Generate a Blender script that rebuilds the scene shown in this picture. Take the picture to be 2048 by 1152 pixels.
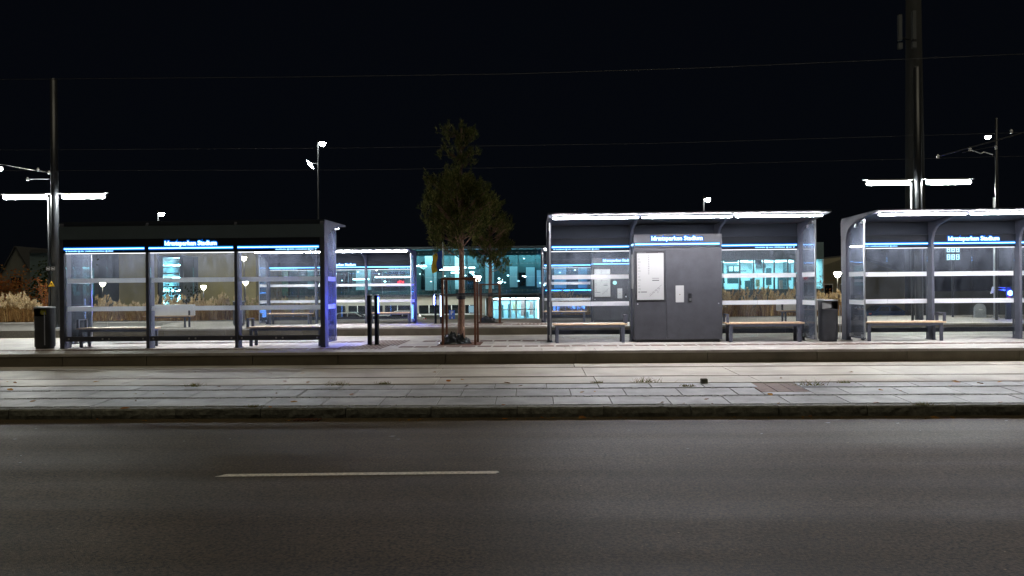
import bpy, math, random
from mathutils import Vector, Matrix
R = math.radians
sc = bpy.context.scene
for o in list(bpy.data.objects): bpy.data.objects.remove(o)
COL = sc.collection

# ------------------------------------------------------------------ camera, sky, exposure
EYE = 1.364                       # eye height above the near platform (z = 0 is that platform's top)
YAW, ROLL, FPX = R(1.57), 0.0088, 1500.0
cam = bpy.data.cameras.new('camera'); cam.sensor_width = 36.0
cam.lens = 36.0 * FPX / 2048; cam.shift_y = 2.5 / 2048
cam.clip_start = 0.1; cam.clip_end = 2000
co = bpy.data.objects.new('camera', cam); COL.objects.link(co)
co.matrix_world = Matrix.Translation((0, 0, EYE)) @ Matrix.Rotation(YAW, 4, 'Z') @ Matrix.Rotation(R(90), 4, 'X') @ Matrix.Rotation(-ROLL, 4, 'Z')
sc.camera = co
w = bpy.data.worlds.new('World'); sc.world = w; w.use_nodes = True
nt = w.node_tree; nt.nodes.clear()
wo = nt.nodes.new('ShaderNodeOutputWorld'); bg = nt.nodes.new('ShaderNodeBackground')
sky = nt.nodes.new('ShaderNodeTexSky'); sky.sky_type = 'NISHITA'; sky.sun_disc = False
sky.sun_elevation = R(2); sky.sun_rotation = R(180); sky.air_density = 1.0; sky.dust_density = 0.3; sky.ozone_density = 4.0
mix = nt.nodes.new('ShaderNodeMixRGB'); mix.inputs[0].default_value = 0.85
mix.inputs[2].default_value = (0.55, 0.7, 1.15, 1)
nt.links.new(sky.outputs[0], mix.inputs[1]); nt.links.new(mix.outputs[0], bg.inputs[0])
bg.inputs[1].default_value = 0.0007
nt.links.new(bg.outputs[0], wo.inputs[0])
sun = bpy.data.lights.new('city_glow_fill', 'SUN'); sun.energy = 0.18; sun.angle = R(40); sun.color = (1.0, 0.90, 0.66)
so = bpy.data.objects.new('city_glow_fill', sun); COL.objects.link(so)
so.rotation_euler = (R(17), R(5), 0)           # added fill for city glow, from high behind the viewer
vs = sc.view_settings; vs.view_transform = 'Standard'; vs.look = 'None'; vs.gamma = 1; vs.use_curve_mapping = False
vs.exposure = 2.0
cy = sc.cycles
cy.use_denoising = True
try: cy.denoiser = 'OPENIMAGEDENOISE'
except Exception: pass
cy.use_light_tree = True; cy.max_bounces = 6; cy.diffuse_bounces = 3; cy.glossy_bounces = 4
cy.transmission_bounces = 4; cy.transparent_max_bounces = 40; cy.sample_clamp_indirect = 2.0; cy.sample_clamp_direct = 0
cy.caustics_reflective = False; cy.caustics_refractive = False; cy.blur_glossy = 0.5

def ray(u, v):                                    # photograph pixel -> direction, used to place far things at a chosen distance
    a = (u - 1024) / FPX; b = -(v - 578.5) / FPX
    r = a * math.cos(ROLL) + b * math.sin(ROLL); z = -a * math.sin(ROLL) + b * math.cos(ROLL)
    return Vector((r * math.cos(YAW) - math.sin(YAW), r * math.sin(YAW) + math.cos(YAW), z))
def at(u, v, Y):
    d = ray(u, v); return Vector((0, 0, EYE)) + d * (Y / d.y)

# ------------------------------------------------------------------ materials
M = {}
def mat(name, col=(.5, .5, .5), rough=.6, metal=0., spec=.5, emit=None, es=0., noise=None, bump=None, var=None):
    """noise=(scale, amount) tints the colour; bump=(scale, strength); var = second colour"""
    if name in M: return M[name]
    m = bpy.data.materials.new(name); m.use_nodes = True; t = m.node_tree; p = t.nodes['Principled BSDF']
    p.inputs['Base Color'].default_value = (*col, 1); p.inputs['Roughness'].default_value = rough
    p.inputs['Metallic'].default_value = metal; p.inputs['Specular IOR Level'].default_value = spec
    if emit: p.inputs['Emission Color'].default_value = (*emit, 1); p.inputs['Emission Strength'].default_value = es
    tc = t.nodes.new('ShaderNodeTexCoord')
    if noise:
        n = t.nodes.new('ShaderNodeTexNoise'); n.inputs['Scale'].default_value = noise[0]; n.inputs['Detail'].default_value = 6
        n.inputs['Roughness'].default_value = .65
        t.links.new(tc.outputs['Object'], n.inputs['Vector'])
        r = t.nodes.new('ShaderNodeMapRange'); r.inputs[1].default_value = .3; r.inputs[2].default_value = .7
        t.links.new(n.outputs[0], r.inputs[0])
        x = t.nodes.new('ShaderNodeMixRGB'); a = noise[1]
        c2 = var or tuple(c * (1 - a) for c in col)
        x.inputs[1].default_value = (*c2, 1); x.inputs[2].default_value = (*(min(1, c * (1 + a * .5)) for c in col), 1)
        t.links.new(r.outputs[0], x.inputs[0])
        oi = t.nodes.new('ShaderNodeObjectInfo'); mr = t.nodes.new('ShaderNodeMapRange')
        mr.inputs[3].default_value = 1 - a * .35; mr.inputs[4].default_value = 1 + a * .35
        t.links.new(oi.outputs['Random'], mr.inputs[0])
        mu = t.nodes.new('ShaderNodeVectorMath'); mu.operation = 'SCALE'
        t.links.new(x.outputs[0], mu.inputs[0]); t.links.new(mr.outputs[0], mu.inputs['Scale'])
        t.links.new(mu.outputs[0], p.inputs['Base Color'])
    if bump:
        n = t.nodes.new('ShaderNodeTexNoise'); n.inputs['Scale'].default_value = bump[0]; n.inputs['Detail'].default_value = 4
        t.links.new(tc.outputs['Object'], n.inputs['Vector'])
        b = t.nodes.new('ShaderNodeBump'); b.inputs['Strength'].default_value = bump[1]; b.inputs['Distance'].default_value = .02
        t.links.new(n.outputs[0], b.inputs['Height']); t.links.new(b.outputs[0], p.inputs['Normal'])
    M[name] = m; return m
def emis(name, col, s):
    if name in M: return M[name]
    m = bpy.data.materials.new(name); m.use_nodes = True; t = m.node_tree; t.nodes.clear()
    o = t.nodes.new('ShaderNodeOutputMaterial'); e = t.nodes.new('ShaderNodeEmission')
    e.inputs[0].default_value = (*col, 1); e.inputs[1].default_value = s; t.links.new(e.outputs[0], o.inputs[0])
    M[name] = m; return m
def glass(name, tint=(.93, .96, .96), dirt=.035, refl=1.0, rough=.015, dscale=2.5, topdirt=1.0):
    m = bpy.data.materials.new(name); m.use_nodes = True; t = m.node_tree; t.nodes.clear()
    o = t.nodes.new('ShaderNodeOutputMaterial')
    tr = t.nodes.new('ShaderNodeBsdfTransparent'); tr.inputs[0].default_value = (*tint, 1)
    gl = t.nodes.new('ShaderNodeBsdfGlossy'); gl.inputs['Roughness'].default_value = rough; gl.inputs[0].default_value = (refl, refl, refl, 1)
    fr = t.nodes.new('ShaderNodeFresnel'); fr.inputs[0].default_value = 1.5
    m1 = t.nodes.new('ShaderNodeMixShader'); t.links.new(fr.outputs[0], m1.inputs[0]); t.links.new(tr.outputs[0], m1.inputs[1]); t.links.new(gl.outputs[0], m1.inputs[2])
    di = t.nodes.new('ShaderNodeBsdfDiffuse'); di.inputs[0].default_value = (.68, .76, .95, 1)
    tl = t.nodes.new('ShaderNodeBsdfTranslucent'); tl.inputs[0].default_value = (.68, .76, .95, 1)
    ad = t.nodes.new('ShaderNodeMixShader'); ad.inputs[0].default_value = .5
    t.links.new(di.outputs[0], ad.inputs[1]); t.links.new(tl.outputs[0], ad.inputs[2])
    tc = t.nodes.new('ShaderNodeTexCoord'); mp = t.nodes.new('ShaderNodeMapping'); mp.inputs['Scale'].default_value = (1.6, 1.6, .55)
    t.links.new(tc.outputs['Object'], mp.inputs[0])
    n = t.nodes.new('ShaderNodeTexNoise'); n.inputs['Scale'].default_value = dscale; n.inputs['Detail'].default_value = 8; n.inputs['Roughness'].default_value = .7
    t.links.new(mp.outputs[0], n.inputs[0])
    r = t.nodes.new('ShaderNodeMapRange'); r.inputs[1].default_value = .35; r.inputs[2].default_value = .75; r.inputs[3].default_value = dirt * .25; r.inputs[4].default_value = dirt * 2
    t.links.new(n.outputs[0], r.inputs[0])
    sx_ = t.nodes.new('ShaderNodeSeparateXYZ'); t.links.new(tc.outputs['Object'], sx_.inputs[0])
    rz2 = t.nodes.new('ShaderNodeMapRange'); rz2.inputs[1].default_value = 1.55; rz2.inputs[2].default_value = 2.33; rz2.inputs[3].default_value = 1.0; rz2.inputs[4].default_value = topdirt
    t.links.new(sx_.outputs[2], rz2.inputs[0]); mm = t.nodes.new('ShaderNodeMath'); mm.operation = 'MULTIPLY'
    t.links.new(r.outputs[0], mm.inputs[0]); t.links.new(rz2.outputs[0], mm.inputs[1])
    m2 = t.nodes.new('ShaderNodeMixShader'); t.links.new(mm.outputs[0], m2.inputs[0]); t.links.new(m1.outputs[0], m2.inputs[1]); t.links.new(ad.outputs[0], m2.inputs[2])
    t.links.new(m2.outputs[0], o.inputs[0]); M[name] = m; return m
def leafy(name, cols, trans=.35):
    m = bpy.data.materials.new(name); m.use_nodes = True; t = m.node_tree; t.nodes.clear()
    o = t.nodes.new('ShaderNodeOutputMaterial'); g = t.nodes.new('ShaderNodeNewGeometry')
    cr = t.nodes.new('ShaderNodeValToRGB'); e = cr.color_ramp.elements
    e[0].color = (*cols[0], 1); e[1].color = (*cols[-1], 1)
    for i, c in enumerate(cols[1:-1]): k = e.new((i + 1) / (len(cols) - 1)); k.color = (*c, 1)
    t.links.new(g.outputs['Random Per Island'], cr.inputs[0])
    di = t.nodes.new('ShaderNodeBsdfDiffuse'); tl = t.nodes.new('ShaderNodeBsdfTranslucent'); mx = t.nodes.new('ShaderNodeMixShader'); mx.inputs[0].default_value = trans
    t.links.new(cr.outputs[0], di.inputs[0]); t.links.new(cr.outputs[0], tl.inputs[0])
    t.links.new(di.outputs[0], mx.inputs[1]); t.links.new(tl.outputs[0], mx.inputs[2]); t.links.new(mx.outputs[0], o.inputs[0])
    M[name] = m; return m

def asphalt():
    m = bpy.data.materials.new('asphalt'); m.use_nodes = True; t = m.node_tree; p = t.nodes['Principled BSDF']
    tc = t.nodes.new('ShaderNodeTexCoord')
    def noise(s, d, sc3=None):
        n = t.nodes.new('ShaderNodeTexNoise'); n.inputs['Scale'].default_value = s; n.inputs['Detail'].default_value = d
        if sc3:
            mp = t.nodes.new('ShaderNodeMapping'); mp.inputs['Scale'].default_value = sc3; t.links.new(tc.outputs['Object'], mp.inputs[0]); t.links.new(mp.outputs[0], n.inputs[0])
        else: t.links.new(tc.outputs['Object'], n.inputs[0])
        return n
    def rng(n, a, b, c, d):
        r = t.nodes.new('ShaderNodeMapRange'); r.inputs[1].default_value = a; r.inputs[2].default_value = b; r.inputs[3].default_value = c; r.inputs[4].default_value = d
        t.links.new(n, r.inputs[0]); return r.outputs[0]
    def mul(a, b):
        x = t.nodes.new('ShaderNodeMath'); x.operation = 'MULTIPLY'; t.links.new(a, x.inputs[0]); t.links.new(b, x.inputs[1]); return x.outputs[0]
    fine = rng(noise(40, 4).outputs[0], .3, .7, .25, 1.8)
    big = rng(noise(.9, 5).outputs[0], .3, .7, .82, 1.15)
    track = rng(noise(1.0, 3, (.04, 1.1, 1)).outputs[0], .35, .65, .93, 1.07)     # wear along the wheel paths
    v = t.nodes.new('ShaderNodeTexVoronoi'); v.inputs['Scale'].default_value = 60; t.links.new(tc.outputs['Object'], v.inputs[0])
    chips = rng(v.outputs['Color'], .93, .97, 1.0, 2.6)
    k = mul(mul(fine, big), mul(track, chips))
    cm = t.nodes.new('ShaderNodeVectorMath'); cm.operation = 'SCALE'; cm.inputs[0].default_value = (.055, .040, .021)
    t.links.new(k, cm.inputs['Scale']); t.links.new(cm.outputs[0], p.inputs['Base Color'])
    p.inputs['Roughness'].default_value = .62; p.inputs['Specular IOR Level'].default_value = .2
    t.links.new(rng(noise(1.3, 4, (.05, 1.3, 1)).outputs[0], .3, .7, .60, .72), p.inputs['Roughness'])
    b = t.nodes.new('ShaderNodeBump'); b.inputs['Strength'].default_value = .55; b.inputs['Distance'].default_value = .006
    t.links.new(noise(110, 3).outputs[0], b.inputs['Height']); t.links.new(b.outputs[0], p.inputs['Normal'])
    M['asphalt'] = m; return m
asphalt()
mat('steel_dark', (.066, .070, .092), .5, 0, .35, noise=(5, .25))
mat('steel_panel', (.020, .025, .036), .6, 0, .15, noise=(1.5, .10))
mat('cabinet_paint', (.050, .051, .058), .42, .1, .35, noise=(3.5, .22))
mat('fascia', (.075, .10, .115), .5, .1, .5, noise=(1.2, .12))
mat('header_black', (.009, .011, .016), .55, 0, .15)
mat('ceiling_panel', (.045, .045, .05), .55, 0, .15, noise=(4, .06))
mat('mast_paint', (.028, .030, .034), .35, .4, .5, noise=(6, .15)); mat('wire_dark', (.02, .02, .022), .6, .3)
mat('galv', (.42, .44, .46), .38, .55, .5, noise=(8, .15))
mat('alu', (.60, .61, .63), .3, .9, .5)
leafy_band = bpy.data.materials.new('band_white'); leafy_band.use_nodes = True
t = leafy_band.node_tree; t.nodes.clear(); o = t.nodes.new('ShaderNodeOutputMaterial'); a = t.nodes.new('ShaderNodeBsdfDiffuse'); b = t.nodes.new('ShaderNodeBsdfTranslucent'); c = t.nodes.new('ShaderNodeMixShader')
a.inputs[0].default_value = b.inputs[0].default_value = (.92, .93, .95, 1); c.inputs[0].default_value = .55
t.links.new(a.outputs[0], c.inputs[1]); t.links.new(b.outputs[0], c.inputs[2]); t.links.new(c.outputs[0], o.inputs[0]); M['band_white'] = leafy_band
mat('paper', (.27, .27, .265), .6)
mat('print_grey', (.10, .10, .105), .6); mat('print_black', (.03, .03, .03), .6)
mat('black_frame', (.012, .012, .014), .35)
mat('wood', (.55, .38, .24), .5, noise=(14, .25))
mat('rust', (.11, .040, .018), .75, 0, .3, noise=(9, .45))
mat('bark', (.22, .12, .075), .85, noise=(14, .5), bump=(30, .8))
mat('plastic_bag', (.006, .007, .007), .25, 0, .35, bump=(9, .5))
mat('rubber', (.012, .012, .012), .6)
mat('stone_light', (.37, .345, .315), .62, 0, .4, noise=(2.2, .32), bump=(60, .15))
mat('stone_slab', (.275, .28, .285), .60, 0, .4, noise=(1.7, .42), bump=(70, .2))
mat('track_concrete', (.37, .34, .285), .62, 0, .4, noise=(1.1, .30), bump=(50, .2))
mat('mortar', (.10, .095, .085), .9, noise=(20, .4))
mat('sett', (.20, .20, .185), .8, noise=(12, .5), bump=(40, .6))
mat('kerb_granite', (.135, .135, .11), .8, 0, .35, noise=(9, .55), bump=(22, .9))
mat('wall_concrete', (.135, .115, .085), .8, 0, .3, noise=(1.2, .35), bump=(30, .2))
mat('rail_steel', (.10, .06, .045), .5, .5, .5, noise=(5, .4))
mat('tactile', (.13, .075, .055), .75, noise=(10, .35))
mat('paint_line', (.55, .50, .39), .6, noise=(22, .6), bump=(100, .3))
mat('soil', (.030, .022, .015), .95, noise=(5, .5))
mat('ground_dark', (.05, .055, .045), .95, noise=(.6, .4))
mat('parking', (.06, .06, .06), .8, noise=(2, .3))
emis('tube', (.95, .94, 1.0), 92)
emis('mast_tube', (.97, 1.0, .95), 120)
emis('painted_glow_blue', (.0, .11, .60), .34)  # painted glow round the lit lines and letters
emis('small_led', (.25, .60, 1.0), .55)
emis('pad_blue', (.05, .08, 1.0), 200)
emis('header_led', (.93, .94, 1.0), .55)
emis('blue_line', (.16, .48, 1.0), 2.0)
emis('title_led', (.36, .68, 1.0), 1.2)
emis('blue_screen', (.03, .06, 1.0), 22)
emis('lamp_white', (.9, .97, 1.0), 40)
emis('lantern', (1.0, .92, .70), 22)
emis('blue_beacon', (.02, .06, 1.0), 40)
emis('red_neon', (1.0, .05, .06), 1)
emis('painted_glint', (.8, 1.0, .95), .22)  # glow that paints the glint of the facade fixings
glass('glass', dirt=.026, topdirt=4.5)
glass('glass_facade', tint=(.68, .90, .92), dirt=.006, refl=1)
leafy('pine_needles', [(.022, .034, .011), (.050, .066, .020), (.11, .115, .036), (.24, .21, .07)], .5)
leafy('plume', [(.66, .50, .28), (.78, .63, .40), (.48, .34, .17), (.70, .60, .42)])
leafy('reed', [(.44, .25, .09), (.16, .07, .03), (.52, .36, .15), (.26, .13, .05), (.10, .06, .03)])
leafy('autumn', [(.32, .10, .03), (.22, .07, .03), (.38, .18, .05), (.12, .08, .03)])
leafy('weed', [(.07, .11, .02), (.13, .13, .03), (.22, .10, .035)])
leafy('dead_leaf', [(.28, .11, .03), (.18, .08, .03), (.36, .19, .05), (.12, .06, .03)], .1)
leafy('dark_leaf', [(.018, .03, .012), (.035, .05, .018), (.05, .06, .03)])

# ------------------------------------------------------------------ mesh helpers
class MB:
    def __init__(s): s.v = []; s.f = []; s.mi = []; s.k = 0
    def quadbox(s, c8):
        n = len(s.v); s.v += [tuple(c) for c in c8]
        for f in ((0, 3, 2, 1), (4, 5, 6, 7), (0, 1, 5, 4), (1, 2, 6, 5), (2, 3, 7, 6), (3, 0, 4, 7)):
            s.f.append(tuple(n + i for i in f)); s.mi.append(s.k)
        return s
    def box(s, x0, x1, y0, y1, z0, z1):
        return s.quadbox([(x0, y0, z0), (x1, y0, z0), (x1, y1, z0), (x0, y1, z0), (x0, y0, z1), (x1, y0, z1), (x1, y1, z1), (x0, y1, z1)])
    def chbox(s, x0, x1, y0, y1, z0, z1, c):           # box with chamfered top edge
        n = len(s.v)
        for (d, z) in ((0, z0), (0, z1 - c), (c, z1)):
            s.v += [(x0 + d, y0 + d, z), (x1 - d, y0 + d, z), (x1 - d, y1 - d, z), (x0 + d, y1 - d, z)]
        for a in (0, 4):
            for i in range(4): s.face([n + a + i, n + a + (i + 1) % 4, n + a + 4 + (i + 1) % 4, n + a + 4 + i])
        s.face([n + 8, n + 9, n + 10, n + 11]); s.face([n + 3, n + 2, n + 1, n]); return s
    def face(s, idx): s.f.append(tuple(idx)); s.mi.append(s.k)
    def poly(s, pts): n = len(s.v); s.v += [tuple(p) for p in pts]; s.face(range(n, n + len(pts))); return s
    def prism(s, prof, a0, a1, ax='x'):
        n = len(s.v); k = len(prof)
        for a in (a0, a1):
            for p, q in prof: s.v.append({'x': (a, p, q), 'y': (p, a, q), 'z': (p, q, a)}[ax])
        s.face([n + i for i in range(k)][::-1]); s.face([n + k + i for i in range(k)])
        for i in range(k): j = (i + 1) % k; s.face([n + i, n + j, n + k + j, n + k + i])
        return s
    def tube(s, p, q, r0, r1=None, seg=8, cap=True):
        p = Vector(p); q = Vector(q); r1 = r0 if r1 is None else r1
        d = (q - p).normalized(); u = d.orthogonal().normalized(); w = d.cross(u); n = len(s.v)
        for c, r in ((p, r0), (q, r1)):
            for i in range(seg):
                a = 2 * math.pi * i / seg; s.v.append(tuple(c + (u * math.cos(a) + w * math.sin(a)) * r))
        for i in range(seg): j = (i + 1) % seg; s.face([n + i, n + j, n + seg + j, n + seg + i])
        if cap: s.face([n + i for i in range(seg)][::-1]); s.face([n + seg + i for i in range(seg)])
        return s
    def path(s, pts, r, seg=6):
        for a, b in zip(pts[:-1], pts[1:]): s.tube(a, b, r, r, seg)
        return s
    def lathe(s, prof, seg=20, c=(0, 0, 0), sx=1, sy=1):
        n = len(s.v); k = len(prof)
        for r, z in prof:
            for i in range(seg):
                a = 2 * math.pi * i / seg; s.v.append((c[0] + r * sx * math.cos(a), c[1] + r * sy * math.sin(a), c[2] + z))
        for t in range(k - 1):
            for i in range(seg):
                j = (i + 1) % seg; s.face([n + t * seg + i, n + t * seg + j, n + (t + 1) * seg + j, n + (t + 1) * seg + i])
        s.face([n + i for i in range(seg)][::-1]); s.face([n + (k - 1) * seg + i for i in range(seg)]); return s
    def mesh(s, name, mats, smooth=False):
        me = bpy.data.meshes.new(name); me.from_pydata(s.v, [], s.f); me.update()
        for m in (mats if isinstance(mats, (list, tuple)) else [mats]): me.materials.append(M[m])
        if any(s.mi): me.polygons.foreach_set('material_index', s.mi)
        if smooth: me.polygons.foreach_set('use_smooth', [True] * len(me.polygons))
        return me
    def build(s, name, mats, parent=None, smooth=False, loc=None):
        return link(name, s.mesh(name, mats, smooth), parent, loc)
def link(name, me, parent=None, loc=None):
    o = bpy.data.objects.new(name, me); COL.objects.link(o)
    if parent: o.parent = parent
    if loc is not None: o.location = loc
    return o
def tag(o, label, cat, group=None):
    o['label'] = label; o['category'] = cat
    if group: o['group'] = group
    return o
def thing(name, label, cat, loc=(0, 0, 0), rz=0, group=None):
    o = bpy.data.objects.new(name, None); COL.objects.link(o); o.empty_display_size = .2
    o.location = loc; o.rotation_euler = (0, 0, rz); return tag(o, label, cat, group)
def struct(o): o['kind'] = 'structure'; return o
def copy_tree(o, parent=None):
    c = o.copy(); COL.objects.link(c); c.parent = parent
    for ch in list(o.children): copy_tree(ch, c)
    return c
def clone(o, label, loc, rz=0):
    c = copy_tree(o); c['label'] = label; c.location = loc; c.rotation_euler = (0, 0, rz); return c
def smooth_angle(o, deg=40):
    me = o.data
    me.polygons.foreach_set('use_smooth', [True] * len(me.polygons))
    try: me.set_sharp_from_angle(angle=R(deg))
    except Exception: pass
    return o
def bevel(o, w=.01, seg=2):
    b = o.modifiers.new('bevel', 'BEVEL'); b.width = w; b.segments = seg; b.limit_method = 'ANGLE'; return o
def text_mesh(txt, size, ext, m, bold=0.0):
    cu = bpy.data.curves.new('lettering', 'FONT'); cu.body = txt; cu.size = size; cu.extrude = ext; cu.offset = bold
    cu.align_x = 'CENTER'; cu.align_y = 'CENTER'; cu.resolution_u = 2
    o = bpy.data.objects.new('lettering', cu); COL.objects.link(o)
    dg = bpy.context.evaluated_depsgraph_get(); dg.update()
    me = bpy.data.meshes.new_from_object(o.evaluated_get(dg)); bpy.data.objects.remove(o)
    me.materials.clear(); me.materials.append(M[m]); me.name = 'lettering'
    return me
rnd = random.Random(7)

# ------------------------------------------------------------------ ground, road, kerb, pavement, tracks, platforms
RZ, TZ = -.593, -.286          # road level, track level
P1F, P1B, P2F, P2B, P2Z = 16.57, 22.2, 28.75, 35.6, -.06
g = MB()
prof = [(-90, RZ - .03), (33, RZ - .03), (35.7, -.25), (38.4, -.25), (50, -1.85), (420, -1.85)]
for (a, za), (b, zb) in zip(prof[:-1], prof[1:]): g.poly([(-300, a, za), (300, a, za), (300, b, zb), (-300, b, zb)])
struct(g.build('ground', 'ground_dark'))
road = struct(MB().poly([(-120, -4, RZ), (120, -4, RZ), (120, 11.46, RZ), (-120, 11.46, RZ)]).build('road', 'asphalt'))
mk = MB()
a, b = at(434, 951, 8.0), at(995, 945, 8.0)
def ground_hit(u, v, z): d = ray(u, v); return Vector((0, 0, EYE)) + d * ((z - EYE) / d.z)
p0, p1 = ground_hit(433, 951.5, RZ), ground_hit(995, 945, RZ)
dx = p1 - p0; nrm = Vector((-dx.y, dx.x, 0)).normalized() * .055
mk.poly([p0 - nrm + Vector((0, 0, .004)), p1 - nrm + Vector((-.02, 0, .004)), p1 + Vector((.02, 0, .004)), p1 + nrm + Vector((0, 0, .004)), p0 + nrm + Vector((.09, 0, .004))])
mk.build('lane_marking', 'paint_line', road)
# far-left and far-right dashes of the same broken line lie outside the frame
kerb = struct(MB().box(-60, 60, 11.50, 11.60, RZ - .02, -.47).build('kerb', 'mortar'))
kr = random.Random(3)
kverts = None
for i in range(-9, 11):
    x0 = -.25 + i * 1.318
    m_ = MB(); nx = 13; w0 = x0 + .006; w1 = x0 + 1.308
    zt = -.437; rows = [(11.44, RZ - .02), (11.43, RZ + .06), (11.435, zt - .022), (11.455, zt), (11.56, zt), (11.60, zt)]
    for k in range(nx):
        x = w0 + (w1 - w0) * k / (nx - 1)
        for (y, z) in rows:
            j = .007
            m_.v.append((x, y + kr.uniform(-j, j), z + (kr.uniform(-j, j) * .6 if z > RZ else 0)))
    n = len(rows)
    for k in range(nx - 1):
        for q in range(n - 1): m_.face([k * n + q, (k + 1) * n + q, (k + 1) * n + q + 1, k * n + q + 1])
    m_.face(range(n)); m_.face([(nx - 1) * n + q for q in range(n)][::-1])
    m_.build('kerb_stone', 'kerb_granite', kerb)
# drain grate by the kerb
dr = thing('drain_grate', 'small slotted cast iron drain grate in the gutter against the kerb', 'drain', (-3.43, 11.28, RZ))
MB().box(-.22, .22, -.11, .11, -.03, .004).build('frame', 'black_frame', dr)
for i in range(7): MB().box(-.19 + i * .06, -.16 + i * .06, -.09, .09, .004, .012).build('bar', 'rust', dr)

def zpav(y): return -.34 - (13.53 - y) * .0497     # the walkway falls towards the kerb
def ztrk(y): return TZ - (16.5 - y) * .0155
pav = MB()
pav.poly([(-60, 11.58, zpav(11.58) - .012), (60, 11.58, zpav(11.58) - .012), (60, 13.55, zpav(13.55) - .012), (-60, 13.55, zpav(13.55) - .012)])
pav = struct(pav.build('pavement', 'mortar'))
def slope_slab(x0, x1, y0, y1, zf, th=.05, c=.006, dz=0):
    m_ = MB(); n = 0
    pts = [(x0, y0), (x1, y0), (x1, y1), (x0, y1)]; ins = [(x0 + c, y0 + c), (x1 - c, y0 + c), (x1 - c, y1 - c), (x0 + c, y1 - c)]
    m_.v = [(x, y, zf(y) - th) for x, y in pts] + [(x, y, zf(y) - c + dz) for x, y in pts] + [(x, y, zf(y) + dz) for x, y in ins]
    for a_ in (0, 4):
        for i in range(4): m_.face([a_ + i, a_ + (i + 1) % 4, a_ + 4 + (i + 1) % 4, a_ + 4 + i])
    m_.face([8, 9, 10, 11]); return m_
sr = random.Random(5)
for (y0, y1, off, pitch) in ((11.68, 12.28, .31, .915), (12.39, 13.00, .62, .915), (13.09, 13.50, .23, .915)):
    for i in range(-14, 15):
        x0 = off + i * pitch
        if y0 > 12.3 and 3.75 < x0 + .45 < 4.95: continue
        slope_slab(x0 + .006, x0 + pitch - .006, y0, y1, zpav, dz=sr.uniform(-.003, .003)).build('paving_slab', 'stone_slab', pav)
# slabs cut round the inspection cover
for (x0, x1, y0, y1) in ((2.98, 3.80, 13.09, 13.50), (4.62, 5.6, 13.09, 13.50), (3.37, 3.80, 12.39, 13.0), (4.62, 5.19, 12.39, 13.0), (3.80, 4.62, 12.39, 12.62)):
    slope_slab(x0 + .006, x1 - .006, y0, y1, zpav).build('paving_slab', 'stone_slab', pav)
cover = thing('inspection_cover', 'brown speckled inspection cover set flush into the grey walkway slabs', 'cover', (0, 0, 0))
for i, (x0, x1) in enumerate(((3.81, 4.08), (4.085, 4.34), (4.345, 4.61))):
    slope_slab(x0, x1, 12.63, 13.46, zpav, dz=.002 if i == 1 else 0).build('plate', 'tactile', cover)
st = MB()
for (y0, y1) in ((11.605, 11.672), (12.288, 12.382), (13.008, 13.082)):
    x = -14.
    while x < 14:
        l = sr.uniform(.09, .14); d_ = sr.uniform(-.012, .004)
        s_ = slope_slab(x, x + l - .012, y0 + sr.uniform(0, .012), y1 - sr.uniform(0, .012), zpav, .05, .012, d_)
        n = len(st.v); st.v += s_.v
        for f in s_.f: st.face([n + k for k in f])
        x += l
o = st.build('setts', 'sett', pav); o['kind'] = 'stuff'
trk = struct(MB().poly([(-60, 13.5, ztrk(13.5) - .02), (60, 13.5, ztrk(13.5) - .02), (60, 16.6, ztrk(16.6) - .02), (-60, 16.6, ztrk(16.6) - .02)]).build('tram_track', 'mortar'))
RA, RB = 14.42, 15.86
for (y0, y1, off) in ((13.53, RA - .06, 1.15), (RA + .06, RB - .06, 1.02), (RB + .06, 16.56, .88)):
    for i in range(-6, 6):
        x0 = off + i * 2.93
        slope_slab(x0 + .004, x0 + 2.926, y0, y1, ztrk, dz=sr.uniform(-.002, .002), c=.004).build('track_slab', 'track_concrete', trk)
for y in (RA, RB):                                   # grooved rails
    z = ztrk(y); r_ = MB()
    r_.box(-30, 30, y - .052, y - .012, z - .06, z - .002).box(-30, 30, y + .025, y + .05, z - .06, z - .004).box(-30, 30, y - .012, y + .025, z - .06, z - .045)
    r_.build('rail', 'rail_steel', trk)

def platform(name, yf, yb, z, zt, panel, copew, rows):
    base = struct(MB().box(-60, 60, yf + .06, yb, zt - .1, z - .03).build(name, 'mortar'))
    pr = random.Random(name)
    x = -17.3
    while x < 18.5:
        l = panel * pr.choice((.8, 1, 1.2))
        bevel(MB().box(x + .006, x + l - .006, yf, yf + .055, zt - .05, z - .062).build('wall_panel', 'wall_concrete', base), .004, 1)
        x += l
    x = -17.8
    while x < 18.5:
        MB().chbox(x + .003, x + 1.2 - .003, yf - .015, yf + copew, z - .06, z, .006).build('coping_slab', 'stone_light', base); x += 1.2
    y = yf + copew + .006
    for h, L in rows:
        x = -18 + pr.uniform(0, L)
        while x < 18.5:
            MB().chbox(x + .003, x + L - .003, y, y + h - .006, z - .05, z + pr.uniform(-.002, .002), .003).build('platform_slab', 'stone_light', base); x += L
        y += h
    return base
plat1 = platform('platform', P1F, P1B, 0., ztrk(16.57), 2.4, .60, [(.62, 1.2), (.9, 1.2), (.9, 1.2), (.9, 1.2), (1.66, 1.8)])
plat2 = platform('platform', P2F, P2B, P2Z, -.40, 3.0, .8, [(1.6, 1.8), (2.0, 2.4), (2.4, 2.4)])
MB().poly([(-60, P1B + .01, -.38), (60, P1B + .01, -.38), (60, P2F + .05, -.38), (-60, P2F + .05, -.38)]).build('tram_track', 'track_concrete')['kind'] = 'structure'
bw = struct(MB().box(-60, 60, P2B + .01, P2B + .22, -.4, -.035).build('planter_kerb', 'stone_light'))
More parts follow.
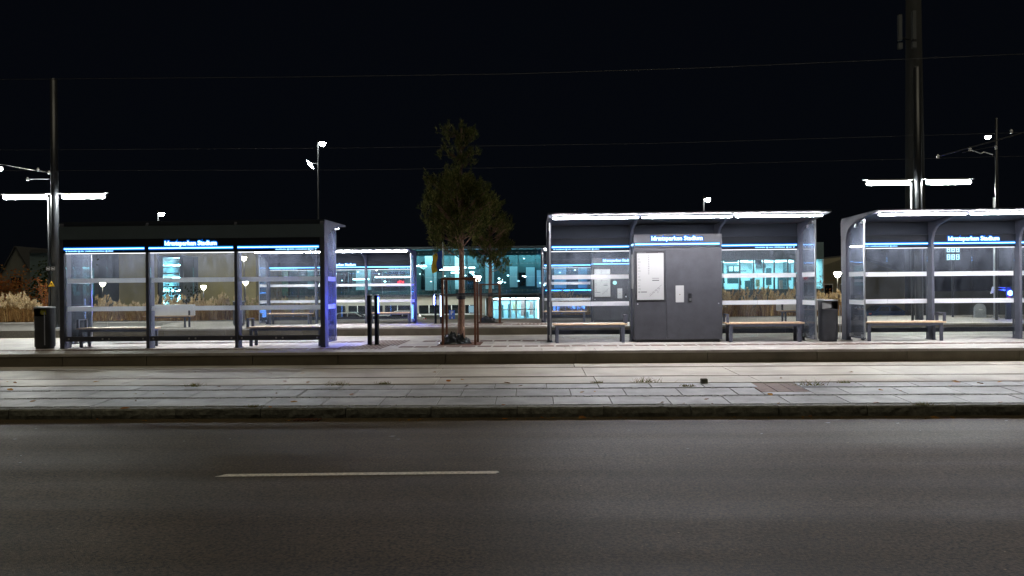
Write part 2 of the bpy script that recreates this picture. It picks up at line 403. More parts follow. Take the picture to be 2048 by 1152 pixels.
for (xa, xb) in ((-60, -10.4), (1.0, 15.4)): struct(MB().box(xa, xb, P2B + .23, P2B + 2.9, -.5, -.05).build('planting_bed', 'soil'))
# guidance dashes and ribbed warning tiles, inlaid in both platforms
def dashes(base, y, x0, x1, z, pitch=.375, h=.055):
    x = x0
    mb = MB().box(0, pitch - .055, -h / 2, h / 2, 0, .005).mesh('guidance_strip', 'tactile')
    while x < x1: link('guidance_strip', mb, base, (x, y, z + .003)); x += pitch
dashes(plat1, 17.92, -3.2, 12.5, 0, h=.32)
dashes(plat1, 19.85, -2.9, 0.2, 0, h=.36)
dashes(plat1, 19.85, -11.2, -4.5, 0, .45, .36)
dashes(plat1, 17.55, -15, -4.7, 0, h=.26)
dashes(plat2, 30.1, -4.2, 0.4, P2Z, h=.40)
rib = MB().box(-.027, .027, 0, 1.05, 0, .006).mesh('warning_rib', 'tactile')
ribs = MB().box(-.027, .027, 0, 1.9, 0, .006).mesh('warning_rib', 'tactile')
for i in range(11): link('warning_rib', rib, plat1, (-4.62 + i * .105, 17.32, .003))
for i in range(9): link('warning_rib', ribs, plat1, (-4.2 + i * .105, 18.42, .003))
rib2 = MB().box(-.035, .035, 0, 1.2, 0, .008).mesh('warning_rib', 'tactile')
for i in range(10): link('warning_rib', rib2, plat2, (-.6 + i * .16, 29.9, P2Z + .003))

# ------------------------------------------------------------------ tram shelters
L2, D = 3.265, 2.1
title = text_mesh('Idrætsparken Stadium', .135, .004, 'title_led', .0035)
tw = max(v.co.x for v in title.vertices) - min(v.co.x for v in title.vertices)
halo = text_mesh('Idrætsparken Stadium', .135, .002, 'painted_glow_blue', .026)  # swollen copy of the name, paints the glow round the letters
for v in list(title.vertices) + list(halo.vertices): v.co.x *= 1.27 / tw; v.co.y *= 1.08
def wayfinding(right):
    """the small lit line of arrow, stop names and dividers under the light line, too small to read: word-sized marks"""
    m_ = MB(); x = 0.0
    def word(l, h=.034):
        nonlocal x
        k = x
        while k < x + l - .012:
            q = rnd.uniform(.013, .02); hh = h if rnd.random() < .3 else h * .72
            m_.box(k, k + q - .004, 0, .003, -h / 2, -h / 2 + hh); k += q
        x += l + .018
    def arrow(s):
        nonlocal x
        m_.prism([(x + (.0 if s < 0 else .05), 0), (x + .025, .026), (x + (.05 if s < 0 else 0), 0), (x + .025, -.026)], 0, .003, 'y'); x += .065
    def icon():
        nonlocal x
        m_.box(x, x + .044, 0, .003, -.028, .028); x += .062
    def bar():
        nonlocal x
        m_.box(x, x + .01, 0, .003, -.028, .028); x += .028
    if not right: arrow(-1); word(.235); icon(); word(.09); bar(); word(.46); icon(); word(.13)
    else: word(.27); icon(); word(.11); bar(); word(.27); icon(); word(.085); arrow(1)
    return m_, x
def make_shelter(label):
    t = thing('tram_shelter', label, 'shelter', group='tram shelters of the stop')
    xs = (-L2, -1.09, 1.09, L2)
    under = [(D, 3.10), (D - .012, 3.085), (1.2, 3.005), (.62, 2.87), (.47, 2.80), (.37, 2.70), (.31, 2.56), (.30, 2.4), (.30, 0)]
    outer = [(0, 0), (0, 2.98), (.02, 3.05), (.07, 3.09), (D - .02, 3.122)]
    for i, x in enumerate(xs):
        w_ = .115 if i in (0, 3) else .07
        x0 = x if i == 0 else (x - w_ if i == 3 else x - w_ / 2)
        r_ = bevel(MB().prism(outer + under, x0, x0 + w_).build('frame_rib', 'steel_dark', t), .008, 1)
        bp = MB().box(x0 - .02, x0 + w_ + .02, -.015, .34, 0, .012).build('base_plate', 'steel_dark', r_)
    rf = MB().prism([(.03, 3.103), (D - .01, 3.132), (D + .004, 3.12), (D + .004, 3.104), (D - .04, 3.094), (.18, 2.995), (.03, 2.995)], -L2 + .012, L2 - .012).build('roof', 'steel_panel', t)
    for i in range(3):
        a_, b_ = xs[i] + (.118 if i == 0 else .038), xs[i + 1] - (.118 if i == 2 else .038)
        MB().prism([(.2, 2.984), (D - .05, 3.086), (D - .05, 3.091), (.2, 2.992)], a_, b_).build('ceiling_panel', 'ceiling_panel', t)
        MB().box(a_, b_, .055, .15, 2.668, 2.99).build('back_panel', 'steel_panel', t)
        MB().box(a_, b_, .03, .17, 2.335, 2.662).build('header_panel', 'header_black', t)
        c_ = bevel(MB().box(a_ + .015, b_ - .015, D - .26, D - .215, 3.005, 3.038).build('light_tube', 'tube', t), .008, 2)
        MB().box(a_ + .01, b_ - .01, D - .285, D - .19, 3.04, 3.058).build('lamp_shield', 'header_black', t)  # dark plate added over the tube to keep its light off the ceiling
        MB().box(a_, b_, D - .292, D - .2865, 3.007, 3.058).build('light_block', 'header_black', t)  # added plate, stops tube light from reaching the header and back panel
        MB().box(a_, b_, .075, .125, 2.322, 2.3345).build('header_light', 'header_led', t)
        for y0, y1 in ((.171, .179), (-.019, -.0105)):
            MB().box(a_ + .02, b_ - .02, y0, y1, 2.425, 2.450).build('light_line', 'blue_line', t)
            MB().box(a_ + .012, b_ - .012, y0 + (0 if y0 > 0 else .004), y1 - (.004 if y0 > 0 else 0), 2.398, 2.480).build('line_glow', 'painted_glow_blue', t)  # wider blue strip, a painted glow round the light line
        xm = (a_ + b_) / 2
        for (p, q) in ((a_, xm - .006), (xm + .006, b_)):
            MB().box(p, q, .096, .106, .10, 2.32).build('glass_pane', 'glass', t)
            for z0 in (.915, 1.608): MB().box(p + (.02 if p == a_ else -.004), q - (.02 if q == b_ else -.004), .1065, .1085, z0, z0 + .112).build('white_band', 'band_white', t)
        rl = bevel(MB().box(a_, b_, .03, .085, .178, .298).build('kick_rail', 'steel_dark', t), .006, 1)
        for x in (a_ + .09, xm - .08, xm + .08, b_ - .09):
            MB().tube((x, .022, .238), (x, .03, .238), .022, seg=10).build('bolt', 'alu', rl)
    MB().box(-L2 + .004, L2 - .004, -.012, -.002, 2.668, 2.985).build('back_fascia', 'fascia', t)
    MB().box(-L2 + .11, L2 - .11, -.010, -.002, 2.335, 2.662).build('back_header', 'header_black', t)
    for f in (0, 1):                                    # both faces carry the lit name and the directions
        for nm, me_, dy in (('stop_name', title, .010), ('stop_name_glow', halo, .003)):  # second mesh is the painted blue glow behind the name
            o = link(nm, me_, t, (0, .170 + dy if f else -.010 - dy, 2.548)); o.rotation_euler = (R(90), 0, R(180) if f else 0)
        for right in (0, 1):
            m_, l = wayfinding(right)
            s_ = m_.build('direction_text', 'small_led', t); s_['kind'] = 'stuff'
            left_edge = -L2 + .17 if not right else L2 - .17 - l
            if f: s_.rotation_euler = (0, 0, math.pi); s_.location = (-left_edge, .1745, 2.383)
            else: s_.location = (left_edge, -.0145, 2.383)
    for s in (-1, 1):
        x = s * (L2 - .06); gp = MB()
        gp.prism([(.33, .13), (1.21, .13), (1.21, 2.965), (.64, 2.855), (.49, 2.785), (.385, 2.69), (.33, 2.56)], x - .005, x + .005).build('side_glass', 'glass', t)
        MB().box(x - .016, x + .016, 1.212, 1.245, .11, 2.98).build('side_profile', 'alu', t)
        for z0 in (.915, 1.608): MB().box(x - .0075, x - .0055, .345, 1.19, z0, z0 + .112).build('white_band', 'band_white', t); MB().box(x + .0055, x + .0075, .345, 1.19, z0, z0 + .112).build('white_band', 'band_white', t)
        MB().box(x - .012, x + .012, .30, 1.24, .085, .125).build('side_rail', 'steel_dark', t)
        for y, z in ((.42, .12), (1.1, .12), (.75, 2.83), (1.1, 2.90)):
            MB().box(x - .022, x + .022, y - .03, y + .03, z - .01, z + .07).build('glass_clamp', 'alu', t)
    return t
SX1, SX2, SX3 = -8.285, .37 + L2, 7.95 + L2
s1 = make_shelter('glazed tram shelter with its back to the road, left of the front pine'); s1.location = (SX1, 18.0, 0)
s2 = clone(s1, 'glazed tram shelter open to the road with the grey ticket cabinet in its middle bay', (SX2, 19.55, 0), math.pi)
s3 = clone(s1, 'glazed tram shelter open to the road, cut off by the right edge of the picture', (SX3, 19.55, 0), math.pi)
F2Y = 32.45
f1 = clone(s1, 'far tram shelter on the back platform, seen past the right end of the left shelter', (SX1, F2Y, P2Z), math.pi)
f2 = clone(s1, 'far tram shelter on the back platform, seen through the middle shelter', (SX2, F2Y, P2Z), math.pi)

# ------------------------------------------------------------------ ticket cabinets
def make_cabinet(label):
    t = thing('ticket_cabinet', label, 'cabinet', group='ticket cabinets')
    W, H, DP = 2.19, 2.71, .48                            # front face at y = 0, x from 0 to W
    MB().box(.05, W - .06, .05, DP - .04, 0, .07).build('plinth', 'black_frame', t)
    bevel(MB().box(0, W, .012, DP, .065, 2.375).build('body', 'cabinet_paint', t), .01, 2)
    bevel(MB().box(0, .795, 0, .02, .075, 2.352).build('door', 'cabinet_paint', t), .006, 2)
    bevel(MB().box(.807, W, 0, .02, .075, 2.352).build('door', 'cabinet_paint', t), .006, 2)
    hd = bevel(MB().box(-.004, W + .004, -.008, DP, 2.385, H).build('sign_header', 'cabinet_paint', t), .008, 2)
    MB().box(.035, W - .06, -.016, -.009, 2.445, 2.475).build('light_line', 'blue_line', t)
    MB().box(-.013, -.006, .02, DP - .02, 2.445, 2.475).build('light_line', 'blue_line', t)
    o = link('stop_name', title, t, (1.075, -.019, 2.60)); o.rotation_euler = (R(90), 0, 0)
    o = link('stop_name_glow', halo, t, (1.075, -.0115, 2.60)); o.rotation_euler = (R(90), 0, 0)  # painted glow behind the letters
    MB().box(.028, W - .053, -.0115, -.0085, 2.425, 2.495).build('line_glow', 'painted_glow_blue', t)  # painted glow round the cabinet's light line
    pf = bevel(MB().box(.05, .76, -.022, -.003, 1.045, 2.285).build('poster_frame', 'black_frame', t), .006, 2)
    MB().box(.072, .738, -.0255, -.0225, 1.07, 2.235).build('poster', 'paper', t)
    pr = MB()
    pr.box(.085, .30, -.0275, -.026, 2.248, 2.258).box(.60, .73, -.0275, -.026, 2.248, 2.258)
    for i in range(12): z = 2.16 - i * .075; pr.box(.10, .125 + .02 * (i % 3), -.0275, -.026, z, z + .014)
    for i in range(11): z = 2.16 - i * .045; pr.box(.35, .38, -.0275, -.026, z, z + .018)
    pr.box(.45, .62, -.0275, -.026, 1.60, 1.615)
    pr.box(.148, .150, -.0275, -.026, 1.25, 2.15)
    k = random.Random(2); p = Vector((.38, 1.20))
    for s in range(5):
        q = Vector((k.uniform(.36, .70), k.uniform(1.13, 1.46)))
        for j in range(5):
            a_ = p.lerp(q, j / 5); b_ = p.lerp(q, (j + .7) / 5); nn = Vector((-(b_ - a_).y, (b_ - a_).x)).normalized() * .0035
            pr.prism([tuple(a_ - nn), tuple(b_ - nn), tuple(b_ + nn), tuple(a_ + nn)], -.0275, -.026, 'y')
        p = q
    pr.build('poster_print', 'print_grey', t)
    MB().box(.45, .62, -.0275, -.026, 1.545, 1.565).box(.10, .145, -.0275, -.026, 1.255, 1.275).box(.165, .315, -.0275, -.026, 1.255, 1.275).build('poster_heading', 'print_black', t)
    bevel(MB().box(1.035, 1.24, -.006, -.0005, 1.0, 1.42).build('notice', 'paper', t), .002, 1)
    MB().box(1.125, 1.150, -.008, -.0065, 1.185, 1.205).build('notice_mark', 'rust', t)
    rd = bevel(MB().box(1.345, 1.435, -.03, -.001, 1.01, 1.225).build('card_reader', 'black_frame', t), .02, 3)
    MB().lathe([(.022, -.03), (.025, .03)], 12, (1.39, -.034, 1.07), 1, .3).build('reader_light', 'alu', rd)
    for x in (.085, W - .09): MB().tube((x, -.006, .965), (x, -.001, .965), .017, seg=12).build('lock', 'alu', t)
    for z0, z1 in ((1.35, 2.22),): MB().box(-.016, -.004, .05, DP - .05, z0, z1).build('side_poster', 'paper', t)
    return t
c1 = make_cabinet('tall grey ticket cabinet with timetable poster standing in the middle shelter'); c1.location = (2.545, 18.88, 0)
c2 = clone(c1, 'far grey ticket cabinet on the back platform, seen through the middle shelter glass', (2.545, 18.88 + 12.9, P2Z))
stk = MB().lathe([(.085, 0), (.085, .004)], 20).build('sticker', mat('sticker_teal', (.25, .5, .5), .5) and 'sticker_teal', c2); stk.rotation_euler.x = R(90); stk.location = (.93, -.001, 1.66)

# ------------------------------------------------------------------ benches
def make_bench(label, W, arms):
    t = thing('bench', label, 'bench', group='timber benches in the shelters')
    for k in range(4):
        y = -.21 + k * .107
        bevel(MB().box(-W / 2, W / 2, y, y + .096, .445, .485).build('slat', 'wood', t), .008, 2)
    MB().box(-W / 2 + .08, W / 2 - .08, -.20, -.155, .385, .432).box(-W / 2 + .08, W / 2 - .08, .155, .20, .385, .432).build('seat_rail', 'steel_dark', t)
    for s in (-1, 1):
        x = s * (W / 2 - .11)
        for y in (-.19, .16): bevel(MB().box(x - .04, x + .04, y, y + .03, 0, .44).build('leg', 'steel_dark', t), .004, 1)
        MB().box(x - .035, x + .035, -.16, .16, .40, .44).build('cross_bar', 'steel_dark', t)
    for x in (-W / 6, W / 6): MB().prism([(-.09, .385), (.09, .385), (.14, .444), (-.14, .444)], x - .02, x + .02).build('bracket', 'steel_dark', t)
    for s in arms:
        x = s * (W / 2 - .03)
        MB().box(x - .03, x + .03, -.19, -.15, .485, .68).box(x - .03, x + .03, .15, .19, .485, .68).box(x - .03, x + .03, -.19, .19, .68, .70).build('armrest', 'steel_dark', t)
    return t
BW = 1.87
b1 = make_bench('timber bench left of the ticket cabinet in the middle shelter', BW, (1,)); b1.location = (1.43, 19.03, 0)
b2 = make_bench('timber bench right of the ticket cabinet in the middle shelter', 1.92, (-1,)); b2.location = (5.78, 19.0, 0)
b3 = make_bench('timber bench with two armrests in the rightmost shelter', 1.98, (-1, 1)); b3.location = (9.20, 18.98, 0)
b4 = make_bench('timber bench behind the left bay of the left shelter', 1.95, (-1,)); b4.location = (-10.45, 18.66, 0)
b5 = clone(b4, 'timber bench behind the right bay of the left shelter', (-6.15, 18.66, 0))
b6 = clone(b1, 'far timber bench under the right half of the back platform shelter', (-6.1, 31.95, P2Z))
b7 = clone(b1, 'far timber bench under the left half of the back platform shelter', (-10.4, 31.95, P2Z))
b8 = clone(b1, 'far timber bench on the back platform left of the far ticket cabinet', (1.35, 31.95, P2Z))
def make_backbench(label):
    t = thing('backrest_bench', label, 'bench', group='benches with pale backrests')
    for k in range(4):
        y = -.23 + k * .115
        MB().box(-.95, .95, y, y + .10, .44, .475).build('slat', 'wood', t)
    bevel(MB().box(-.98, .98, .235, .265, .47, .92).build('backrest', 'band_white', t), .02, 2)
    for x in (-.75, .75):
        MB().box(x - .035, x + .035, -.2, .2, .39, .435).box(x - .035, x + .035, -.2, -.16, 0, .39).box(x - .035, x + .035, .19, .23, 0, .80).build('leg', 'steel_dark', t)
    MB().box(-.9, .9, -.04, .04, .395, .438).build('seat_rail', 'steel_dark', t)
    return t
bb = make_backbench('far bench with a pale backrest, seen through the left shelter'); bb.location = (-14.75, 30.0, P2Z)
bb2 = clone(bb, 'far bench with a pale backrest, seen through the right end of the middle shelter', (10.9, 30.6, P2Z))

# ------------------------------------------------------------------ waste bins
def make_bin(label):
    t = thing('waste_bin', label, 'bin', group='oval grey waste bins')
    def ring(z, rx, ry, n=28): return [(rx * math.copysign(abs(math.cos(a)) ** .75, math.cos(a)), ry * math.copysign(abs(math.sin(a)) ** .75, math.sin(a)), z) for a in [2 * math.pi * i / n for i in range(n)]]
    m_ = MB(); zs = [(0.0, .20, .17), (.05, .20, .17), (.05, .225, .19), (.80, .225, .19)]
    def loft(m_, rings):
        n = len(m_.v); k = len(rings[0])
        for r in rings: m_.v += r
        for a_ in range(len(rings) - 1):
            for i in range(k): j = (i + 1) % k; m_.face([n + a_ * k + i, n + a_ * k + j, n + (a_ + 1) * k + j, n + (a_ + 1) * k + i])
        return n, k
    n, k = loft(m_, [ring(*z) for z in zs]); m_.face([n + 3 * k + i for i in range(k)])
    smooth_angle(m_.build('body', 'cabinet_paint', t))
    h = MB()                                              # hood: back half and two cheeks leave the mouth open on the front
    top = ring(1.0, .225, .19); low = ring(.80, .225, .19)
    for i in range(28):
        a_ = 2 * math.pi * (i + .5) / 28
        if abs(math.cos(a_)) < .78 and math.sin(a_) < 0: continue
        j = (i + 1) % 28; h.poly([low[i], low[j], top[j], top[i]])
    h.build('hood', 'cabinet_paint', t)
    c_ = MB(); n, k = loft(c_, [ring(1.0, .228, .193), ring(1.02, .238, .203), ring(1.035, .225, .19)])
    c_.face([n + 2 * k + i for i in range(k)]); c_.face([n + i for i in range(k)][::-1])
    smooth_angle(c_.build('lid', 'galv', t))
    MB().box(-.17, .17, -.02, -.012, .80, 1.0).build('inner_panel', 'black_frame', t)
    MB().box(.20, .213, -.21, -.19, .1, .9).build('hinge', 'galv', t)
    return t
w1 = make_bin('grey oval waste bin at the left end of the left shelter'); w1.location = (-12.08, 18.25, 0); w1.rotation_euler.z = R(-14)
bag = MB().lathe([(.02, -.06), (.08, -.05), (.10, 0), (.07, .055), (.01, .065)], 9, (0, 0, 0), 1, .7)
k = random.Random(4); bag.v = [(x + k.uniform(-.015, .015), y + k.uniform(-.015, .015), z + k.uniform(-.015, .015)) for x, y, z in bag.v]
tag(bag.build('yellow_bag', mat('bag_yellow', (.45, .42, .06), .5) and 'bag_yellow', None, loc=(-12.02, 18.15, .90)), 'crumpled yellow bag stuffed in the mouth of the left waste bin', 'bag')
w2 = clone(w1, 'grey oval waste bin between the middle and rightmost shelters', (7.37, 18.95, 0), R(6))
pp = MB().box(-.13, .10, -.02, .02, -.07, .08); pp.v = [(x, y + .02 * math.sin(9 * x), z + .01 * math.sin(14 * x)) for x, y, z in pp.v]
tag(pp.build('paper_carton', 'paper', None, loc=(7.31, 18.82, .89)), 'white paper carton sticking out of the right waste bin', 'carton')
w3 = clone(w1, 'far grey waste bin on the back platform, seen through the left shelter', (-12.35, 31.2, P2Z), R(3))

# ------------------------------------------------------------------ check-in posts
def make_post(label):
    t = thing('check_in_post', label, 'post', group='slim check-in posts')
    bevel(MB().box(-.045, .045, -.045, .045, 0, 1.24).build('body', 'header_black', t), .01, 2)
    bevel(MB().box(-.047, .047, -.047, .047, 1.241, 1.265).build('cap', 'alu', t), .006, 2)
    MB().box(-.065, .065, -.065, .065, 0, .014).build('foot', 'steel_dark', t)
    return t
q1 = make_post('left one of two slim black posts beside the left shelter'); q1.location = (-4.08, 18.65, 0); q1.rotation_euler.z = R(168)
q2 = clone(q1, 'right one of two slim black posts beside the left shelter', (-3.90, 18.65, 0), R(-14))
q3 = clone(q1, 'left one of two far blue-lit posts beyond the tracks', (-4.10, 31.55, P2Z), R(195))
q4 = clone(q1, 'right one of two far blue-lit posts beyond the tracks', (-3.86, 31.55, P2Z), R(-15))
emis('post_led', (.35, .5, 1.0), 2.2); emis('pad_soft', (.05, .10, 1.0), 7)
for q, m_ in ((q1, 'pad_blue'), (q2, 'pad_soft'), (q3, 'pad_blue'), (q4, 'pad_soft')): MB().box(.0452, .0462, -.032, .032, .80, 1.20).build('reader_pad', m_, q)
for q in (q3, q4): MB().box(-.02, .02, -.0525, -.0475, .30, 1.18).build('light_strip', 'post_led', q)

# ------------------------------------------------------------------ pines with guards and plastic bags
def make_pine(label, loc, seed, tiers, height, lean=0.0):
    """tiers: (z centre, half height, radius, tufts)"""
    k = random.Random(seed); t = thing('pine_tree', label, 'tree', loc)
    tr = MB(); pts = []
    for i in range(13):
        z = height * i / 12; pts.append((lean * z + .014 * math.sin(z * 1.7 + seed), .014 * math.cos(z * 1.3), z, .080 * (1 - .86 * (z / height) ** 1.1) + .012 + (.03 if i == 0 else 0)))
    for a_, b_ in zip(pts[:-1], pts[1:]): tr.tube(a_[:3], b_[:3], a_[3], b_[3], 10, False)
    tips = []
    def trunk(z):
        i = min(11, int(z / height * 12)); f = z / height * 12 - i; a_, b_ = pts[i], pts[i + 1]
        return Vector(a_[:3]).lerp(Vector(b_[:3]), f)
    br = MB()
    for (zc, hh, rad, n) in tiers:
        nb = max(7, int(n / 55))
        for b_ in range(nb):
            z0 = zc - hh * .95 + (1.35 * hh) * (b_ + k.random()) / nb; a_ = k.uniform(0, 6.283)
            zz = (z0 + .30 * hh - zc) / hh
            rr = rad * max(.25, math.sqrt(max(0.05, 1 - zz * zz))) * k.uniform(.7, 1.05)
            s_ = trunk(max(.1, min(height * .98, z0))); e = Vector((s_.x + math.cos(a_) * rr, s_.y + math.sin(a_) * rr, z0 + rr * k.uniform(.35, .95)))
            m1 = s_.lerp(e, .5) + Vector((0, 0, -.05 * rr))
            br.tube(s_, m1, .020, .013, 5, False); br.tube(m1, e, .013, .005, 5, False)
            side = [s_.lerp(e, k.uniform(.35, 1.0)) + Vector((k.gauss(0, .15), k.gauss(0, .15), k.gauss(.05, .09))) * (.4 + rad * .8) for _ in range(5)] + [e]
            for c0 in side:
                br.tube(s_.lerp(e, .4), c0, .006, .003, 4, False)
                for q in range(int(n / nb / 6)):
                    c = c0 + Vector((k.gauss(0, .05), k.gauss(0, .05), k.gauss(.02, .075)))
                    tips.append((c, (e - s_).normalized()))
    ne = MB()
    for c, d in tips:
        up = (d * .5 + Vector((k.gauss(0, .35), k.gauss(0, .35), 1.0))).normalized()
        for q in range(13):
            v = (up + Vector((k.gauss(0, .62), k.gauss(0, .62), k.gauss(0, .45)))).normalized(); l = k.uniform(.07, .125)
            b_ = c + up * k.uniform(-.07, .07); sd = v.orthogonal().normalized() * .008
            if q % 2: sd = v.cross(sd).normalized() * .008
            ne.poly([b_ - sd, b_ + sd, b_ + v * l])
    tk = tr.build('trunk', 'bark', t, True); br.build('branches', 'bark', t, True)
    ne.build('crown', 'pine_needles', t); return t
pine1 = make_pine('pine tree with a tall thin top in the front tree guard', (-1.80, 18.86, 0), 11,
    [(2.70, .62, .90, 760), (3.25, .72, 1.05, 980), (3.75, .5, .80, 430), (4.95, .60, .48, 230)], 5.45, .004)
pine2 = make_pine('smaller pine tree on the back platform, right of the front pine', (-1.80, 31.75, P2Z), 23,
    [(2.75, .7, .95, 800), (3.6, .9, 1.0, 1000), (4.7, .8, .66, 480)], 5.5, .004)
def make_guard(label):
    t = thing('tree_guard', label, 'tree guard', group='rusty steel tree guards')
    hx, hy, H = .40, .43, 1.66
    for sx in (-1, 1):
        for sy in (-1, 1): bevel(MB().box(sx * hx - .027, sx * hx + .027, sy * hy - .027, sy * hy + .027, .006, H - .055).build('post', 'rust', t), .004, 1)
    for sy in (-1, 1): MB().box(-hx - .027, hx + .027, sy * hy - .027, sy * hy + .027, H - .055, H).build('top_bar', 'rust', t)
    for sx in (-1, 1): MB().box(sx * hx - .022, sx * hx + .022, -hy + .03, hy - .03, H - .05, H - .005).build('top_bar', 'rust', t)
    MB().box(-.53, .53, -.55, .55, -.01, .006).build('base_plate', 'rust', t)
    z = 1.235
    for sy, s2 in ((-1, 1), (1, -1)):
        MB().quadbox([(-hx, sy * hy * .9, z - .02), (-hx, sy * hy * .9 - .01 * sy, z - .02), (.10, .10 * sy, z - .02), (.10, .11 * sy, z - .02),
                      (-hx, sy * hy * .9, z + .02), (-hx, sy * hy * .9 - .01 * sy, z + .02), (.10, .10 * sy, z + .02), (.10, .11 * sy, z + .02)]).build('strap', 'rubber', t)
        MB().quadbox([(hx, sy * hy * .9, z), (hx, sy * hy * .9 - .01 * sy, z), (-.10, .10 * sy, z), (-.10, .11 * sy, z),
                      (hx, sy * hy * .9, z + .04), (hx, sy * hy * .9 - .01 * sy, z + .04), (-.10, .10 * sy, z + .04), (-.10, .11 * sy, z + .04)]).build('strap', 'rubber', t)
    MB().lathe([(.10, 1.12), (.115, 1.14), (.118, 1.26), (.105, 1.28)], 14, (.02, 0, 0)).build('trunk_collar', 'rubber', t)
    return t
gd = make_guard('rusty steel tree guard around the front pine'); gd.location = (-1.82, 18.86, .003)
gd2 = clone(gd, 'rusty steel tree guard around the far pine', (-1.80, 31.75, P2Z + .003))
def make_bag(seed):
    k = random.Random(seed); m_ = MB(); n, rr = 40, 9
    ang = [k.uniform(-1, 1) for _ in range(n * rr)]
    for a in range(n):
        th = 2 * math.pi * a / n; lobe = 1 + .28 * math.cos(th - math.pi) + .12 * math.sin(3 * th + seed)
        for j in range(rr):
            f = j / (rr - 1); r = .09 + .27 * lobe * f
            z = (.06 + .10 * lobe) * math.sin(math.pi * min(1., .25 + f * .75)) + .10 * math.exp(-(f / .18) ** 2)
            z *= 1 + .5 * ang[a * rr + j]; r += .02 * ang[(a * rr + j * 7) % (n * rr)]
            m_.v.append((r * math.cos(th) * 1.15, r * math.sin(th), max(.004, z) if j < rr - 1 else .004))
    for a in range(n):
        b_ = (a + 1) % n
        for j in range(rr - 1): m_.face([a * rr + j, b_ * rr + j, b_ * rr + j + 1, a * rr + j + 1])
    return m_
tag(make_bag(2).build('watering_bag', 'plastic_bag', None, loc=(-1.90, 18.80, .01)), 'crumpled black plastic watering bag round the foot of the front pine', 'plastic bag')
tag(make_bag(5).build('watering_bag', 'plastic_bag', None, loc=(-1.80, 31.7, P2Z + .01)), 'crumpled black plastic watering bag round the foot of the far pine', 'plastic bag')

# ------------------------------------------------------------------ masts with tube lamps, overhead wires
def make_mast(label, loc, top, H):
    t = thing('lamp_mast', label, 'mast', loc)
    MB().tube((0, 0, 0), (0, 0, top), .155, .13, 16).build('pole', 'mast_paint', t, True)
    MB().tube((-.25, .02, 0), (-.25, .02, H), .05, .05, 10).build('side_pole', 'mast_paint', t, True)
    MB().lathe([(.24, 0), (.24, .03), (.17, .05)], 16).build('base_flange', 'galv', t)
    for s in (-1, 1):
        x0, x1 = s * .36, s * 2.02
        MB().tube((s * .12, 0, H + .125), (s * 2.2, 0, H + .125), .022, seg=8).build('lamp_arm', 'galv', t)
        lt = MB().tube((x0, -.02, H), (x1, -.02, H), .085, seg=14).build('tube_lamp', 'mast_tube', t)
        MB().tube((x1, -.02, H), (x1 + s * .08, -.02, H), .05, seg=10).build('end_cap', 'galv', t)
        MB().prism([(-.12, .07), (-.085, .10), (.045, .10), (.08, .07), (.08, .062), (-.12, .062)], min(x0, x1), max(x0, x1)).build('lamp_shield', 'galv', t, loc=(0, 0, H))
    return t
mL = at(111, 600, 29.6); mast1 = make_mast('tall mast with two lit horizontal tube lamps at the far left', (mL.x, 29.6, P2Z), at(108, 158, 29.6).z - P2Z, at(60, 394, 29.6).z - P2Z)
mR = at(1838, 600, 30.6); mast2 = make_mast('tall mast with two lit horizontal tube lamps above the rightmost shelter', (mR.x, 30.6, P2Z), 10.2, at(1838, 365, 30.6).z - P2Z)
# small signs on the left mast
mat('sign_white', (.75, .75, .75), .5); mat('sign_yellow', (.75, .45, .02), .5); mat('sign_blue', (.03, .13, .72), .4)
sg = thing('sign_plate', 'small black sign with two white pictograms on the left mast', 'sign', tuple(at(105, 537, 29.35)))
MB().box(-.28, .13, -.01, .01, -.10, .10).build('plate', 'black_frame', sg)
for x in (-.17, .03):
    MB().box(x - .075, x + .075, -.014, -.011, -.065, -.052).box(x - .075, x + .075, -.014, -.011, .052, .065).box(x - .075, x - .062, -.014, -.011, -.05, .05).box(x + .062, x + .075, -.014, -.011, -.05, .05).prism([(x - .05, -.03), (x + .05, -.03), (x + .05, 0), (x - .05, .03)], -.014, -.011, 'y').build('pictogram', 'sign_white', sg)
ws = thing('warning_sign', 'small yellow warning triangle on the left mast', 'sign', tuple(at(103, 568, 29.3)))
MB().prism([(-.13, -.10), (.13, -.10), (0, .12)], -.006, .006, 'y').build('plate', 'sign_yellow', ws)
MB().prism([(-.015, -.02), (.015, -.02), (.02, .05), (-.02, .05)], -.009, -.0065, 'y').build('symbol', 'print_black', ws)

def wire(label, pts, r=.012):
    m_ = MB()
    P = []
    for (a_, b_) in zip(pts[:-1], pts[1:]):
        for i in range(8): P.append(Vector(a_).lerp(Vector(b_), i / 8))
    P.append(Vector(pts[-1])); m_.path(P, r, 5)
    tag(m_.build('overhead_wire', 'wire_dark'), label, 'wire', 'overhead tram wires')
def W(Y, l): return [tuple(at(u, v, Y)) for u, v in l]
def ext(p):
    a_, b_ = Vector(p[0]), Vector(p[1]); c, d = Vector(p[-2]), Vector(p[-1])
    return [tuple(a_ + (a_ - b_).normalized() * 14)] + p + [tuple(d + (d - c).normalized() * 14)]
wire('highest overhead wire, crossing the whole sky above the near track', ext(W(15.4, [(0, 159), (600, 154), (1024, 148), (1400, 136), (2048, 108)])), .006)
wire('middle overhead wire, crossing the sky behind the pine top', ext(W(23.6, [(0, 300), (700, 296), (1300, 287), (2048, 265)])), .006)
wire('lowest overhead wire, crossing the sky just above the tube lamps', ext(W(26.6, [(0, 341), (700, 340), (1300, 331), (2048, 312)])), .006)
ca = thing('wire_bracket', 'thin steel wire bracket with insulators at the upper right', 'bracket', tuple(at(1993, 560, 26.3)))
O = Vector(ca.location)
def rel(u, v, Y): return at(u, v, Y) - O
MB().tube(rel(1993, 640, 26.3), rel(1993, 236, 26.3), .045, .04, 10).build('pole', 'mast_paint', ca, True)
